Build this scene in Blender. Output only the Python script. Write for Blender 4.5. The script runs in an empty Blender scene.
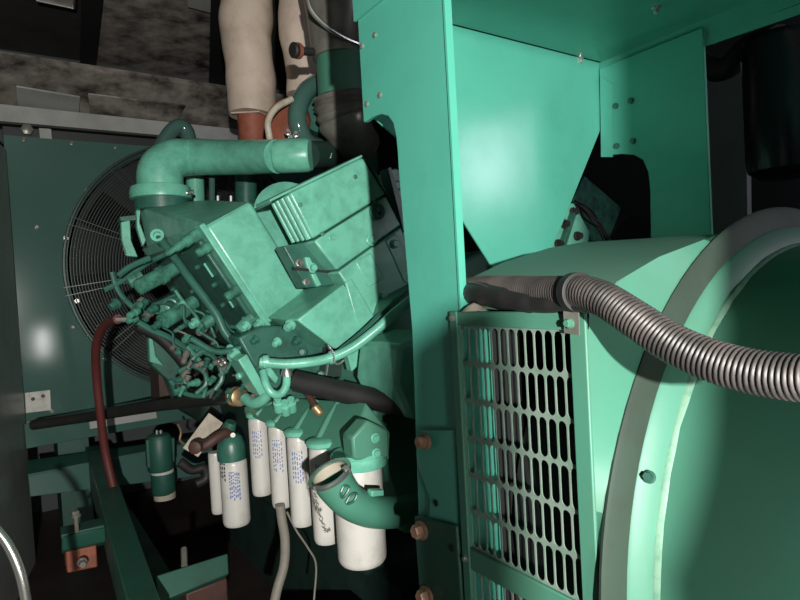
import bpy, bmesh, math, random
from mathutils import Vector, Matrix
random.seed(7)
S = bpy.context.scene
COL = S.collection
V = Vector

# ------------------------------------------------------------------ camera
FPX = 590.0
YAW, PITCH, ROLL = math.radians(33.9), math.radians(-1.5), math.radians(3.2)
CAM = V((0, 0, 1.35))
_f = V((math.sin(YAW)*math.cos(PITCH), math.cos(YAW)*math.cos(PITCH), math.sin(PITCH)))
_r0 = V((math.cos(YAW), -math.sin(YAW), 0)); _u0 = _r0.cross(_f)
_R = _r0*math.cos(ROLL) - _u0*math.sin(ROLL)
_U = _r0*math.sin(ROLL) + _u0*math.cos(ROLL)
cd = bpy.data.cameras.new('camera'); cam = bpy.data.objects.new('camera', cd); COL.objects.link(cam)
cd.sensor_width = 36; cd.lens = FPX/800*36; cd.clip_start = 0.02
cam.matrix_world = Matrix(((_R.x, _U.x, -_f.x, CAM.x), (_R.y, _U.y, -_f.y, CAM.y), (_R.z, _U.z, -_f.z, CAM.z), (0, 0, 0, 1)))
S.camera = cam

# measuring helpers: a sight line of the photograph meets a plane of the room
def _ray(px, py): return _f + _R*((px-400)/FPX) + _U*((300-py)/FPX)
def PY(px, py, y): d = _ray(px, py); return CAM + d*((y-CAM.y)/d.y)
def PX(px, py, x): d = _ray(px, py); return CAM + d*((x-CAM.x)/d.x)
def PZ(px, py, z): d = _ray(px, py); return CAM + d*((z-CAM.z)/d.z)
def PD(px, py, dep): return CAM + _ray(px, py)*dep

# ------------------------------------------------------------------ world, lights, exposure
W = bpy.data.worlds.new('world'); S.world = W; W.use_nodes = True
W.node_tree.nodes['Background'].inputs[0].default_value = (0.75, 0.9, 1.0, 1)
W.node_tree.nodes['Background'].inputs[1].default_value = 0.026
S.view_settings.view_transform = 'Standard'; S.view_settings.look = 'None'
S.view_settings.gamma = 1; S.view_settings.use_curve_mapping = False
S.view_settings.exposure = 0.0
def area(name, loc, target, size, power, color=(1, 1, 1)):
    l = bpy.data.lights.new(name, 'AREA'); l.shape = 'RECTANGLE'; l.size, l.size_y = size; l.energy = power; l.color = color
    o = bpy.data.objects.new(name, l); COL.objects.link(o); o.location = loc
    o.rotation_euler = (V(target)-V(loc)).to_track_quat('-Z', 'Y').to_euler(); return o
LP = V((-0.32, -0.95, 1.40))
l = bpy.data.lights.new('work_lamp', 'POINT'); l.energy = 390; l.shadow_soft_size = 0.018; l.color = (1.0, 0.97, 0.93)
o = bpy.data.objects.new('work_lamp', l); COL.objects.link(o); o.location = LP
area('side_door_daylight', (-1.3, -0.35, 1.25), (0.6, 0.15, 1.1), (0.9, 1.2), 0.5, (0.9, 0.97, 1.0))
area('right_door_daylight', (2.3, -0.52, 2.0), (0.95, 1.0, 1.6), (0.26, 0.4), 6, (0.9, 0.88, 1.0))
area('near_fill', (0.335, -0.21, 0.93), (0.68, 0.32, 0.93), (0.10, 0.30), 3.4, (1.0, 0.98, 0.94))  # added fill for the alternator cylinder; also makes the radiator highlight

# ------------------------------------------------------------------ materials
def lin(r, g, b):
    f = lambda c: c/255/12.92 if c/255 <= 0.04045 else ((c/255+0.055)/1.055)**2.4
    return (f(r), f(g), f(b), 1)
def mat(name, c, rough=0.5, metal=0.0, dirt=None, amt=0.4, scale=6.0, bump=0.0, lo=0.45, hi=0.75, detail=6, spec=0.5, rvar=0.15, coat=0.0):
    m = bpy.data.materials.new(name); m.use_nodes = True
    nt = m.node_tree; b = nt.nodes['Principled BSDF']
    b.inputs['Roughness'].default_value = rough; b.inputs['Metallic'].default_value = metal
    b.inputs['Specular IOR Level'].default_value = spec
    b.inputs['Coat Weight'].default_value = coat; b.inputs['Coat Roughness'].default_value = 0.15
    tc = nt.nodes.new('ShaderNodeTexCoord')
    n = nt.nodes.new('ShaderNodeTexNoise'); n.inputs['Scale'].default_value = scale; n.inputs['Detail'].default_value = detail
    n.inputs['Roughness'].default_value = 0.65
    nt.links.new(tc.outputs['Object'], n.inputs['Vector'])
    rp = nt.nodes.new('ShaderNodeValToRGB'); rp.color_ramp.elements[0].position = lo; rp.color_ramp.elements[1].position = hi
    nt.links.new(n.outputs['Fac'], rp.inputs['Fac'])
    mx = nt.nodes.new('ShaderNodeMix'); mx.data_type = 'RGBA'
    d = dirt or tuple(v*0.5 for v in c[:3])+(1,)
    mx.inputs['A'].default_value = c; mx.inputs['B'].default_value = d
    ml = nt.nodes.new('ShaderNodeMath'); ml.operation = 'MULTIPLY'; ml.inputs[1].default_value = amt
    nt.links.new(rp.outputs['Color'], ml.inputs[0]); nt.links.new(ml.outputs[0], mx.inputs['Factor'])
    nt.links.new(mx.outputs['Result'], b.inputs['Base Color'])
    if rvar:
        ma = nt.nodes.new('ShaderNodeMath'); ma.operation = 'MULTIPLY_ADD'; ma.inputs[1].default_value = rvar; ma.inputs[2].default_value = rough-rvar*0.4
        nt.links.new(n.outputs['Fac'], ma.inputs[0]); nt.links.new(ma.outputs[0], b.inputs['Roughness'])
    if bump:
        n2 = nt.nodes.new('ShaderNodeTexNoise'); n2.inputs['Scale'].default_value = scale*14; n2.inputs['Detail'].default_value = 3
        nt.links.new(tc.outputs['Object'], n2.inputs['Vector'])
        bp = nt.nodes.new('ShaderNodeBump'); bp.inputs['Strength'].default_value = bump; bp.inputs['Distance'].default_value = 0.003
        nt.links.new(n2.outputs['Fac'], bp.inputs['Height']); nt.links.new(bp.outputs['Normal'], b.inputs['Normal'])
    return m
M = dict(
    sheet=mat('teal_sheet_paint', (0.075, 0.36, 0.265, 1), 0.23, dirt=(0.05, 0.26, 0.19, 1), amt=0.35, scale=9, bump=0.04),
    gen=mat('teal_alternator_paint', (0.055, 0.20, 0.135, 1), 0.5, dirt=(0.065, 0.135, 0.085, 1), amt=0.5, scale=5, bump=0.06),
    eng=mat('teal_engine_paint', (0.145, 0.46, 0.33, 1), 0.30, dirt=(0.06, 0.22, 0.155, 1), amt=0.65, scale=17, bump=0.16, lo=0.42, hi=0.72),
    engd=mat('shaded_grimy_teal_paint', (0.028, 0.115, 0.085, 1), 0.36, dirt=(0.012, 0.04, 0.03, 1), amt=0.8, scale=18, bump=0.15),  # engine teal with shade put into the colour, plus grime
    rad=mat('radiator_green_paint', (0.05, 0.125, 0.105, 1), 0.11, dirt=(0.06, 0.10, 0.085, 1), amt=0.6, scale=2.2, bump=0.02, lo=0.35, rvar=0.04),
    skid=mat('dark_green_skid_paint', (0.014, 0.078, 0.054, 1), 0.5, dirt=(0.014, 0.025, 0.018, 1), amt=0.8, scale=5),
    black=mat('black_rubber', (0.012, 0.012, 0.012, 1), 0.55, dirt=(0.03, 0.028, 0.025, 1), amt=0.5, scale=12),
    hose=mat('dusty_corrugated_plastic', (0.028, 0.025, 0.024, 1), 0.46, dirt=(0.12, 0.10, 0.09, 1), amt=0.7, scale=14, lo=0.38, hi=0.7),
    grate=mat('worn_grille_steel', (0.20, 0.27, 0.22, 1), 0.36, dirt=(0.07, 0.18, 0.12, 1), amt=0.8, scale=20, metal=0.15),
    white=mat('off_white_filter_can', (0.50, 0.49, 0.45, 1), 0.34, dirt=(0.24, 0.22, 0.18, 1), amt=0.6, scale=9, lo=0.48),
    ink=mat('blue_print_ink', lin(100, 115, 160), 0.5),
    pen=mat('black_marker_ink', (0.02, 0.02, 0.025, 1), 0.5),
    wrap=mat('beige_insulation_cloth', lin(188, 172, 156), 0.5, dirt=lin(125, 106, 92), amt=0.55, scale=6, bump=0.25),
    rust=mat('red_oxide_paint', lin(140, 80, 60), 0.6, dirt=lin(70, 40, 30), amt=0.7, scale=14, bump=0.2),
    rust2=mat('rusty_dark_iron', lin(70, 45, 38), 0.6, dirt=lin(35, 28, 24), amt=0.8, scale=14, bump=0.2),
    steel=mat('bright_zinc_steel', (0.6, 0.6, 0.57, 1), 0.3, metal=0.9, dirt=(0.3, 0.26, 0.2, 1), amt=0.6, scale=30),
    dsteel=mat('tarnished_dark_steel', (0.20, 0.195, 0.165, 1), 0.32, metal=0.3, dirt=(0.06, 0.06, 0.05, 1), amt=0.8, scale=9),
    bolt=mat('rusty_bolt_steel', lin(150, 120, 100), 0.45, metal=0.4, dirt=lin(90, 60, 45), amt=0.8, scale=40),
    brass=mat('brass_fitting', lin(200, 170, 130), 0.3, metal=0.8),
    redhose=mat('red_rubber_hose', lin(88, 40, 36), 0.5, dirt=lin(60, 25, 22), amt=0.5, scale=20),
    tag=mat('grubby_tag_plate', lin(170, 162, 145), 0.5, dirt=lin(120, 112, 100), amt=0.7, scale=25),
    sticker=mat('grey_sticker', lin(190, 190, 180), 0.5, dirt=lin(120, 120, 110), amt=0.6, scale=30),
    ceil=mat('sooty_ceiling_sheet', lin(165, 158, 148), 0.5, dirt=lin(34, 30, 28), amt=1.0, scale=5, bump=0.25, lo=0.36, hi=0.66, detail=12),
    ceild=mat('dark_ceiling_sheet', lin(52, 51, 48), 0.6, dirt=lin(28, 27, 25), amt=0.9, scale=4, bump=0.1),
    beam=mat('black_ceiling_steel', lin(30, 32, 31), 0.5),
    lgrey=mat('light_grey_paint', lin(150, 152, 148), 0.5, dirt=lin(105, 106, 102), amt=0.6, scale=5),
    wall=mat('grey_wall_paint', lin(140, 144, 140), 0.3, dirt=lin(96, 98, 96), amt=0.5, scale=5),
    walld=mat('dark_wall_paint', lin(62, 66, 68), 0.6, dirt=lin(48, 50, 52), amt=0.6, scale=3),
    floor=mat('oily_brown_floor', lin(44, 36, 32), 0.5, dirt=lin(20, 17, 16), amt=0.9, scale=5, bump=0.2),
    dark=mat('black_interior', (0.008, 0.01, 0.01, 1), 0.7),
    wire=mat('dark_guard_wire', (0.04, 0.055, 0.05, 1), 0.35, metal=0.5),
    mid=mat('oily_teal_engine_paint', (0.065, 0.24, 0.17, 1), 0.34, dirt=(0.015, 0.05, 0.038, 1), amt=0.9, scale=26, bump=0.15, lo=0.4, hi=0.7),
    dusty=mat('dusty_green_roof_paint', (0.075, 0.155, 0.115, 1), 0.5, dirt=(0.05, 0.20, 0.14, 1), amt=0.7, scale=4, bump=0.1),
    sheetgrey=mat('grey_sheet_paint', lin(128, 130, 132), 0.5, dirt=lin(100, 102, 104), amt=0.6, scale=3),
    shade_iron=mat('shade_black_green_iron', (0.012, 0.034, 0.026, 1), 0.5, dirt=(0.006, 0.008, 0.007, 1), amt=0.8, scale=9, bump=0.2),  # near-black green; shade of the low, recessed parts is in the colour
    bead=mat('pale_weld_bead', lin(112, 150, 128), 0.55, dirt=lin(60, 115, 90), amt=0.8, scale=60),
    groove=mat('bare_grey_band', (0.03, 0.05, 0.036, 1), 0.6, dirt=(0.022, 0.028, 0.022, 1), amt=0.8, scale=6, spec=0.2),
    greyhose=mat('grey_rubber_hose', lin(120, 116, 106), 0.5, dirt=lin(80, 76, 70), amt=0.5, scale=20),
    chrome=mat('polished_tube', (0.6, 0.6, 0.55, 1), 0.22, metal=0.9),
)
_b = M['dark']

# ------------------------------------------------------------------ mesh helpers
ORG = {}
def frame(axis):
    a = V(axis).normalized(); t = V((0, 0, 1)) if abs(a.z) < 0.9 else V((1, 0, 0))
    u = a.cross(t).normalized(); return a, u, a.cross(u).normalized()
def catmull(pts, n=8):
    pts = [V(p) for p in pts]
    if len(pts) < 3: return pts
    P = [pts[0]*2-pts[1]]+pts+[pts[-1]*2-pts[-2]]; out = []
    for i in range(1, len(P)-2):
        for k in range(n):
            t = k/n; a, b, c, d = P[i-1:i+3]
            out.append(0.5*((2*b)+(c-a)*t+(2*a-5*b+4*c-d)*t*t+(3*b-a-3*c+d)*t**3))
    return out+[pts[-1]]
class MB:
    def __init__(s): s.bm = bmesh.new()
    def prism(s, pts, vec, flip=False):
        vec = V(vec); a = [s.bm.verts.new(V(p)) for p in pts]; b = [s.bm.verts.new(V(p)+vec) for p in pts]
        n = len(a); s.bm.faces.new(a); s.bm.faces.new(b[::-1])
        for i in range(n): s.bm.faces.new((a[i], b[i], b[(i+1) % n], a[(i+1) % n]))
        return s
    def poly(s, vs, fs):
        a = [s.bm.verts.new(V(p)) for p in vs]
        for f in fs: s.bm.faces.new([a[i] for i in f])
        return s
    def box(s, x0, x1, y0, y1, z0, z1):
        return s.prism([(x0, y0, z0), (x1, y0, z0), (x1, y1, z0), (x0, y1, z0)], (0, 0, z1-z0))
    def obox(s, c, ax, ay, az):
        c, ax, ay, az = V(c), V(ax), V(ay), V(az)
        return s.prism([c-ax-ay-az, c+ax-ay-az, c+ax+ay-az, c-ax+ay-az], az*2)
    def tube(s, path, r, n=12, caps=True):
        path = [V(p) for p in path]; m = len(path)
        rs = r if isinstance(r, (list, tuple)) else [r]*m
        if len(rs) != m: rs = [rs[min(len(rs)-1, int(i*len(rs)/m))] for i in range(m)]
        rings = []; u = None
        for i, p in enumerate(path):
            t = (path[min(i+1, m-1)]-path[max(i-1, 0)]).normalized()
            if u is None: _, u, _w = frame(t)
            u = (u-t*u.dot(t)).normalized(); w = t.cross(u)
            rings.append([s.bm.verts.new(p+(u*math.cos(2*math.pi*k/n)+w*math.sin(2*math.pi*k/n))*rs[i]) for k in range(n)])
        for A, B in zip(rings, rings[1:]):
            for k in range(n): s.bm.faces.new((A[k], A[(k+1) % n], B[(k+1) % n], B[k]))
        if caps: s.bm.faces.new(rings[0][::-1]); s.bm.faces.new(rings[-1])
        return s
    def lathe(s, prof, o, axis, n=24, caps=True):
        a, u, w = frame(axis); o = V(o); rings = []
        for r, h in prof:
            rings.append([s.bm.verts.new(o+a*h+(u*math.cos(2*math.pi*k/n)+w*math.sin(2*math.pi*k/n))*max(r, 1e-5)) for k in range(n)])
        for A, B in zip(rings, rings[1:]):
            for k in range(n): s.bm.faces.new((A[k], A[(k+1) % n], B[(k+1) % n], B[k]))
        if caps: s.bm.faces.new(rings[0][::-1]); s.bm.faces.new(rings[-1])
        return s
    def bolt(s, o, axis, r, h):
        a = V(axis).normalized(); o = V(o)
        s.lathe([(r*1.35, -0.001), (r*1.35, h*0.22), (r*1.2, h*0.28)], o, a, 16)
        s.lathe([(r, h*0.25), (r, h*0.85), (r*0.85, h)], o, a, 6); return s
    def build(s, name, m, parent=None, bevel=0.0, seg=2, smooth=35):
        bmesh.ops.recalc_face_normals(s.bm, faces=s.bm.faces[:])
        org = ORG[parent.name] if parent else None
        if org is None:
            co = [v.co for v in s.bm.verts]; c = sum(co, V())/len(co); org = V((c.x, c.y, min(v.z for v in co))); loc = org
        else: loc = V()
        for v in s.bm.verts: v.co -= org
        me = bpy.data.meshes.new(name); s.bm.to_mesh(me); s.bm.free()
        for p in me.polygons: p.use_smooth = True
        me.set_sharp_from_angle(angle=math.radians(smooth))
        me.materials.append(m if not isinstance(m, str) else M[m])
        o = bpy.data.objects.new(name, me); COL.objects.link(o); o.location = loc
        if parent: o.parent = parent
        ORG[o.name] = org
        if bevel:
            b = o.modifiers.new('bevel', 'BEVEL'); b.width = bevel; b.segments = seg; b.limit_method = 'ANGLE'; b.angle_limit = math.radians(35)
        return o
def thing(name, loc, label, cat, group=None):
    o = bpy.data.objects.new(name, None); o.empty_display_size = 0.05; COL.objects.link(o); o.location = loc; ORG[o.name] = V(loc)
    return tag(o, label, cat, group)
def tag(o, label, cat, group=None):
    o['label'] = label; o['category'] = cat
    if group: o['group'] = group
    return o
def struct(o): o['kind'] = 'structure'; return o
def copy_tree(o, loc):
    c = o.copy(); COL.objects.link(c); c.location = loc
    for ch in list(o.children):
        d = ch.copy(); COL.objects.link(d); d.parent = c
        for g in list(ch.children):
            e = g.copy(); COL.objects.link(e); e.parent = d
    return c
X_, Y_, Z_ = V((1, 0, 0)), V((0, 1, 0)), V((0, 0, 1))

# ------------------------------------------------------------------ the setting
CX = 0.96                                                   # centre line of the generator set
struct(MB().box(-2.2, 2.8, -2.6, 4.6, -0.05, 0.0).build('floor', 'floor'))
struct(MB().box(-2.2, 2.8, -2.6, 4.6, 2.98, 3.03).build('ceiling', 'ceild'))
struct(MB().box(-2.2, 2.8, 4.5, 4.6, 0, 2.98).build('wall_back', 'walld'))
struct(MB().box(2.5, 2.6, -2.6, 4.5, 0, 2.98).build('wall_right', 'walld'))
struct(MB().prism([(0.06, 3.66, 0), (-0.45, 1.3, 0), (-0.49, 1.31, 0), (0.02, 3.67, 0)], (0, 0, 2.16)).build('wall_left', 'wall'))
# added unseen blocker behind the camera; its cut edges shade stand and alternator
struct(MB().prism([(-0.002, -0.3, 0), (-0.002, -0.3, 1.28), (0.004, -0.3, 1.342), (0.03, -0.3, 1.362), (0.043, -0.3, 1.366), (0.043, -0.3, 0)], (0, -0.03, 0))
       .prism([(0.138, -0.3, 0), (0.138, -0.3, 1.2), (0.186, -0.3, 1.305), (0.215, -0.3, 1.345), (0.245, -0.3, 1.42), (0.25, -0.3, 2.3), (0.75, -0.3, 2.3), (0.75, -0.3, 0)], (0, -0.03, 0))
       .prism([(0.05, -0.3, 1.572), (0.05, -0.3, 2.3), (0.25, -0.3, 2.3), (0.25, -0.3, 1.572)], (0, -0.03, 0)).build('shade_blocker', 'walld'))
# ceiling sheets, ribs and the soffit over the radiator
q = lambda px, py, z=2.97: PZ(px, py, z)
def slab(name, pts, m, th=0.02, bevel=0.0): return struct(MB().prism(pts, (0, 0, th)).build(name, m, None, bevel))
slab('trim_1', [q(97, -4), q(214, -4), q(214, 110), q(94, 96)], 'ceil', 0.012)
slab('trim_2', [q(82, -4, 2.93), q(103, -4, 2.93), q(95, 70, 2.93), q(80, 70, 2.93)], 'beam', 0.03)
slab('trim_3', [q(211, -2, 2.93), q(232, -2, 2.93), q(236, 132, 2.93), q(208, 132, 2.93)], 'beam', 0.03)
# sloping soffit from the ceiling down to the radiator header
s0, s1 = PY(-12, 55, 3.5), PY(330, 106, 3.5); t0, t1 = PY(-12, 104, 3.9), PY(330, 141, 3.9)
struct(MB().prism([s0, s1, t1, t0], (0, 0.03, 0.04)).build('trim_4', 'ceil'))
def on_soffit(px, py):
    n = (s1-s0).cross(t0-s0); d = _ray(px, py); return CAM+d*((s0-CAM).dot(n)/d.dot(n))
sn = (s1-s0).cross(t0-s0).normalized()
if sn.y > 0: sn = -sn
struct(MB().prism([on_soffit(*p)+sn*0.004 for p in ((16, 84), (80, 95), (79, 112), (17, 104))], sn*0.012).build('trim_5', 'lgrey', None, 0.004))
struct(MB().prism([on_soffit(*p)+sn*0.004 for p in ((88, 92), (186, 104), (176, 121), (90, 112))], sn*0.008).build('trim_6', 'ceil', None, 0.004))
struct(MB().prism([PY(-10, 103, 3.84), PY(330, 139, 3.84), PY(330, 150, 3.84), PY(-10, 120, 3.84)], (0, 0.05, 0)).build('trim_7', 'lgrey'))
lamp = thing('ceiling_light', q(55, -6, 2.94), 'dim rectangular ceiling fixture with pale rim at top left', 'ceiling light')
MB().prism([q(36, -22, 2.93), q(74, -22, 2.93), q(74, 8, 2.93), q(36, 0, 2.93)], (0, 0, 0.03)).build('diffuser', 'ceil', lamp)
MB().tube([q(36, 0, 2.925), q(74, 8, 2.925), q(75, -20, 2.925)], 0.008, 8).build('rim', 'steel', lamp)
cp = MB().prism([q(186, -14, 2.95), q(216, -14, 2.95), q(215, 14, 2.95), q(188, 7, 2.95)], (0, 0, 0.015)).build('ceiling_panel', 'lgrey')
tag(cp, 'small light grey ceiling plate beside the beige insulated pipe', 'panel')

# ------------------------------------------------------------------ radiator with fan guard
YR = 3.7; GC = V((1.03, YR, 1.53)); GR = 0.745
rad = thing('radiator', (CX, YR+0.1, 0.3), 'tall green radiator with round wire fan guard behind the engine', 'radiator')
b = MB(); x0, x1, z0, z1 = 0.055, 1.90, 0.70, 2.245; N = 96
outer, inner = [], []
for k in range(N):
    a = 2*math.pi*k/N; c, s = math.cos(a), math.sin(a)
    t = min((x1-GC.x)/c if c > 1e-6 else 1e9, (x0-GC.x)/c if c < -1e-6 else 1e9, (z1-GC.z)/s if s > 1e-6 else 1e9, (z0-GC.z)/s if s < -1e-6 else 1e9)
    outer.append(V((GC.x+c*t, YR, GC.z+s*t))); inner.append(V((GC.x+c*(GR-0.02), YR, GC.z+s*(GR-0.02))))
# put the outer ring's nearest points into the panel's corners
for cx_, cz_ in ((x0, z0), (x0, z1), (x1, z0), (x1, z1)):
    i = min(range(N), key=lambda k: (outer[k]-V((cx_, YR, cz_))).length); outer[i] = V((cx_, YR, cz_))
deep = [p+V((0, 0.22, 0)) for p in inner]; oback = [p+V((0, 0.22, 0)) for p in outer]
vs = outer+inner+deep+oback; fs = []
for k in range(N):
    j = (k+1) % N
    fs += [(k, j, N+j, N+k), (N+k, N+j, 2*N+j, 2*N+k), (k, 3*N+k, 3*N+j, j)]
b.poly(vs, fs).build('shroud_panel', 'rad', rad)
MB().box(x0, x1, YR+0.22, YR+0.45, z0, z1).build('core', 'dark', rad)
g = MB()
def ringpath(r, y, n=80): return [V((GC.x+r*math.cos(2*math.pi*k/n), y, GC.z+r*math.sin(2*math.pi*k/n))) for k in range(n+1)]
nr = 38
for i in range(nr):
    r = 0.20+(GR-0.20)*i/(nr-1); y = YR-0.03-0.05*(1-(r/GR)**2)
    g.tube(ringpath(r, y), 0.0026 if i < nr-1 else 0.008, 5, False)
g.build('fan_guard', 'wire', rad)
for k in range(12):
    for da in (-0.03, 0.03):
        a = 2*math.pi*(k+0.3)/12+da
        pts = [V((GC.x+r*math.cos(a), YR-0.036-0.05*(1-(r/GR)**2), GC.z+r*math.sin(a))) for r in (0.2, 0.35, 0.5, 0.65, GR+0.015)]
        MB().tube(pts, 0.0022, 5).build('guard_spoke', 'wire', rad)
for k in range(8):
    a = 2*math.pi*k/8+0.2
    u = V((math.cos(a), 0, math.sin(a))); w = V((-math.sin(a), 0, math.cos(a)))
    MB().prism([GC+u*0.10+w*0.05+Y_*0.10, GC+u*0.68+w*0.13+Y_*0.06, GC+u*0.68-w*0.11+Y_*0.15, GC+u*0.10-w*0.05+Y_*0.15], (0, 0.008, 0)).build('fan_blade', 'black', rad)
MB().lathe([(0.16, 0.05), (0.16, 0.16)], GC, Y_, 24).build('fan_hub', 'black', rad)
for px, py in ((72, 143), (116, 147), (37, 227), (87, 190), (73, 327), (105, 359), (24, 139), (52, 411)):
    p = PY(px, py, YR); MB().bolt(p, -Y_, 0.009, 0.014).build('bolt', 'dsteel', rad)
for px, py in ((77, 301), (66, 238)):
    MB().bolt(PY(px, py, YR-0.01), -Y_, 0.01, 0.02).build('clip', 'steel', rad)
MB().prism([PY(25, 393, YR-0.004), PY(50, 390, YR-0.004), PY(51, 410, YR-0.004), PY(26, 413, YR-0.004)], (0, 0.003, 0)).build('sticker', 'sticker', rad)['label'] = 'torn pale grey sticker'
bo = MB()
for px, py in ((33, 399), (43, 396)): bo.lathe([(0.01, 0), (0.01, 0.004)], PY(px, py, YR-0.008), -Y_, 10)
bo.build('sticker_hole', 'walld', rad)
hd = MB()
hd.box(x0, x1, YR+0.02, YR+0.2, z1, z1+0.05).build('header', 'beam', rad)
MB().lathe([(0.03, 0), (0.03, 0.02), (0.017, 0.025)], PY(27, 130, YR-0.0), -Y_, 6).build('lifting_nut', 'dsteel', rad)
MB().prism([PY(39, 128, YR-0.01), PY(51, 129, YR-0.01), PY(52, 139, YR-0.01), PY(40, 138, YR-0.01)], (0, 0.02, 0)).build('tab', 'lgrey', rad)
for xx in (0.2, 1.6): MB().box(xx, xx+0.15, 3.72, 4.1, 0.0, 0.72).build('leg', 'skid', rad)
# foot frame of the radiator
MB().prism([PY(24, 424, 3.6), PY(300, 372, 3.6), PY(300, 399, 3.6), PY(26, 449, 3.6)], (0, 0.07, 0)).build('lower_rail', 'rad', rad, 0.004)
MB().prism([PY(89, 421, 3.56), PY(156, 411, 3.56), PY(157, 418, 3.56), PY(90, 429, 3.56)], (0, 0.03, 0)).build('trim_strip', 'lgrey', rad)
MB().prism([PY(28, 476, 3.4), PY(260, 430, 3.4), PY(262, 468, 3.4), PY(30, 497, 3.4)], (0, 0.05, 0)).build('cross_beam', 'rad', rad, 0.004)
MB().prism([PY(28, 476, 3.4), PY(260, 430, 3.4), PY(262, 428, 3.58), PY(28, 462, 3.58)], (0, 0, 0.008)).build('beam_flange', 'skid', rad)

# ------------------------------------------------------------------ skid frame
skid = thing('skid_frame', (0.3, 2.4, 0.0), 'dark green steel skid rail running to the radiator at lower left', 'base frame')
zr = 0.55
MB().prism([PZ(85, 447, zr), PZ(105, 444, zr), PZ(165, 612, zr), PZ(130, 612, zr)], (0, 0, -0.16)).build('rail', 'skid', skid, 0.004)
MB().box(0.42, 0.47, 0.2, 3.4, 0.0, 0.30).build('side_rail', 'skid', skid)
MB().box(0.57, 0.80, -0.6, 1.5, 0.0, 0.42).build('bed_rail', 'shade_iron', skid)
MB().box(1.32, 1.60, -0.6, 1.5, 0.0, 0.42).build('bed_rail', 'shade_iron', skid)
MB().box(0.95, 1.25, 1.5, 3.3, 0.0, 0.42).build('bed_rail', 'shade_iron', skid)
MB().prism([PZ(62, 537, 0.5), PZ(108, 527, 0.5), PZ(109, 541, 0.44), PZ(62, 551, 0.44)], (0, 0.05, -0.03)).build('mount_bracket', 'skid', skid, 0.004)
MB().prism([PZ(60, 527, 0.5), PZ(108, 516, 0.5), PZ(108, 524, 0.5), PZ(61, 535, 0.5)], (0, 0, -0.02)).build('mount_plate', 'skid', skid, 0.003)
p = PZ(77, 532, 0.50); MB().tube([p, p+V((0, 0, 0.07))], 0.008, 8).bolt(p+V((0, 0, 0.06)), Z_, 0.013, 0.02).build('mount_bolt', 'dsteel', skid)
MB().prism([PZ(155, 576, 0.5), PZ(228, 553, 0.5), PZ(229, 574, 0.44), PZ(158, 603, 0.44)], (0, 0.04, -0.03)).build('mount_bracket', 'skid', skid, 0.004)
MB().tube([PZ(186, 568, 0.5)+V((0, 0.02, 0)), PZ(186, 560, 0.5)+V((0, 0.02, 0.03))], 0.01, 8).build('mount_bolt', 'dsteel', skid)
p = PZ(81, 552, 0.44)
mnt = MB().prism([PZ(66, 550, 0.44)+V((0, .03, 0)), PZ(97, 544, 0.44)+V((0, .03, 0)), PZ(97, 544, 0.44)+V((0, .12, 0)), PZ(66, 550, 0.44)+V((0, .12, 0))], (0, 0, -0.10)).build('rubber_mount', 'rust', None, 0.006)
tag(mnt, 'red vibration mount block beneath the green bracket at lower left', 'mount')
p = PZ(82, 562, 0.40); MB().bolt(p+V((0, 0.0, 0)), -Y_, 0.013, 0.03).build('mount_bolt', 'dsteel', mnt)
mnt2 = MB().prism([PZ(190, 600, 0.40)+V((0, .05, 0)), PZ(232, 584, 0.40)+V((0, .05, 0)), PZ(232, 584, 0.40)+V((0, .16, 0)), PZ(190, 600, 0.40)+V((0, .16, 0))], (0, 0, -0.10)).build('rubber_mount', 'rust2', None, 0.006)
tag(mnt2, 'dark red vibration mount half hidden at bottom edge right of skid rail', 'mount')
blk = MB().box(0.33, 0.44, 1.75, 1.98, 0.0, 0.30).build('timber_block', 'rust2'); tag(blk, 'dark red block standing on the floor beneath the red mount', 'block')
bar = MB().tube(catmull([PD(-14, 520, 1.15), PD(-2, 531, 1.15), PD(10, 548, 1.15), PD(20, 572, 1.15), PD(26, 600, 1.15), PD(30, 640, 1.15)], 5), 0.0095, 12).build('grab_bar', 'chrome')
tag(bar, 'bent shiny metal tube by the grey wall at bottom left', 'bar')

# ------------------------------------------------------------------ engine
E1 = V((0.857, 0, 0.515)); E2 = V((0.515, 0, -0.857))      # across the left bank, and down it
eng = thing('diesel_engine', (CX, 2.2, 0.45), 'large teal V diesel engine between the radiator and the alternator', 'engine')
# crankcase and flywheel housing
MB().prism([(0.84, 1.62, 0.62), (0.78, 1.62, 1.02), (0.86, 1.62, 1.36), (1.1, 1.62, 1.5), (1.3, 1.62, 1.36), (1.3, 1.62, 0.62)], (0, 1.55, 0)).build('crankcase', 'shade_iron', eng, 0.01)
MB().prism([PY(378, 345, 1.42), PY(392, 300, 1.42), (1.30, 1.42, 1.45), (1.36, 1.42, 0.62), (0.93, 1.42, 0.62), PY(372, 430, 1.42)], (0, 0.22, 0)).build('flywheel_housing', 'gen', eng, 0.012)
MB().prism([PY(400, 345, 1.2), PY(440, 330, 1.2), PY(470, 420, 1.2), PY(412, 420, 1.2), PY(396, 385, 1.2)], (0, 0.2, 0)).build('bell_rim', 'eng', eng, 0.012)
MB().box(0.92, 1.25, 1.66, 3.1, 0.40, 0.66).build('oil_pan', 'shade_iron', eng, 0.02)
# cylinder head stack at the rear of the left bank: cover, housing, head
YH = 1.5
def hp(px, py, y=YH): return PY(px, py, y)
L = 0.137
cov = MB().prism([hp(289, 193), hp(363, 157), hp(386, 194), hp(313, 239)], (0, L, 0)).build('rocker_cover', 'eng', eng, 0.008, 3)
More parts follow.
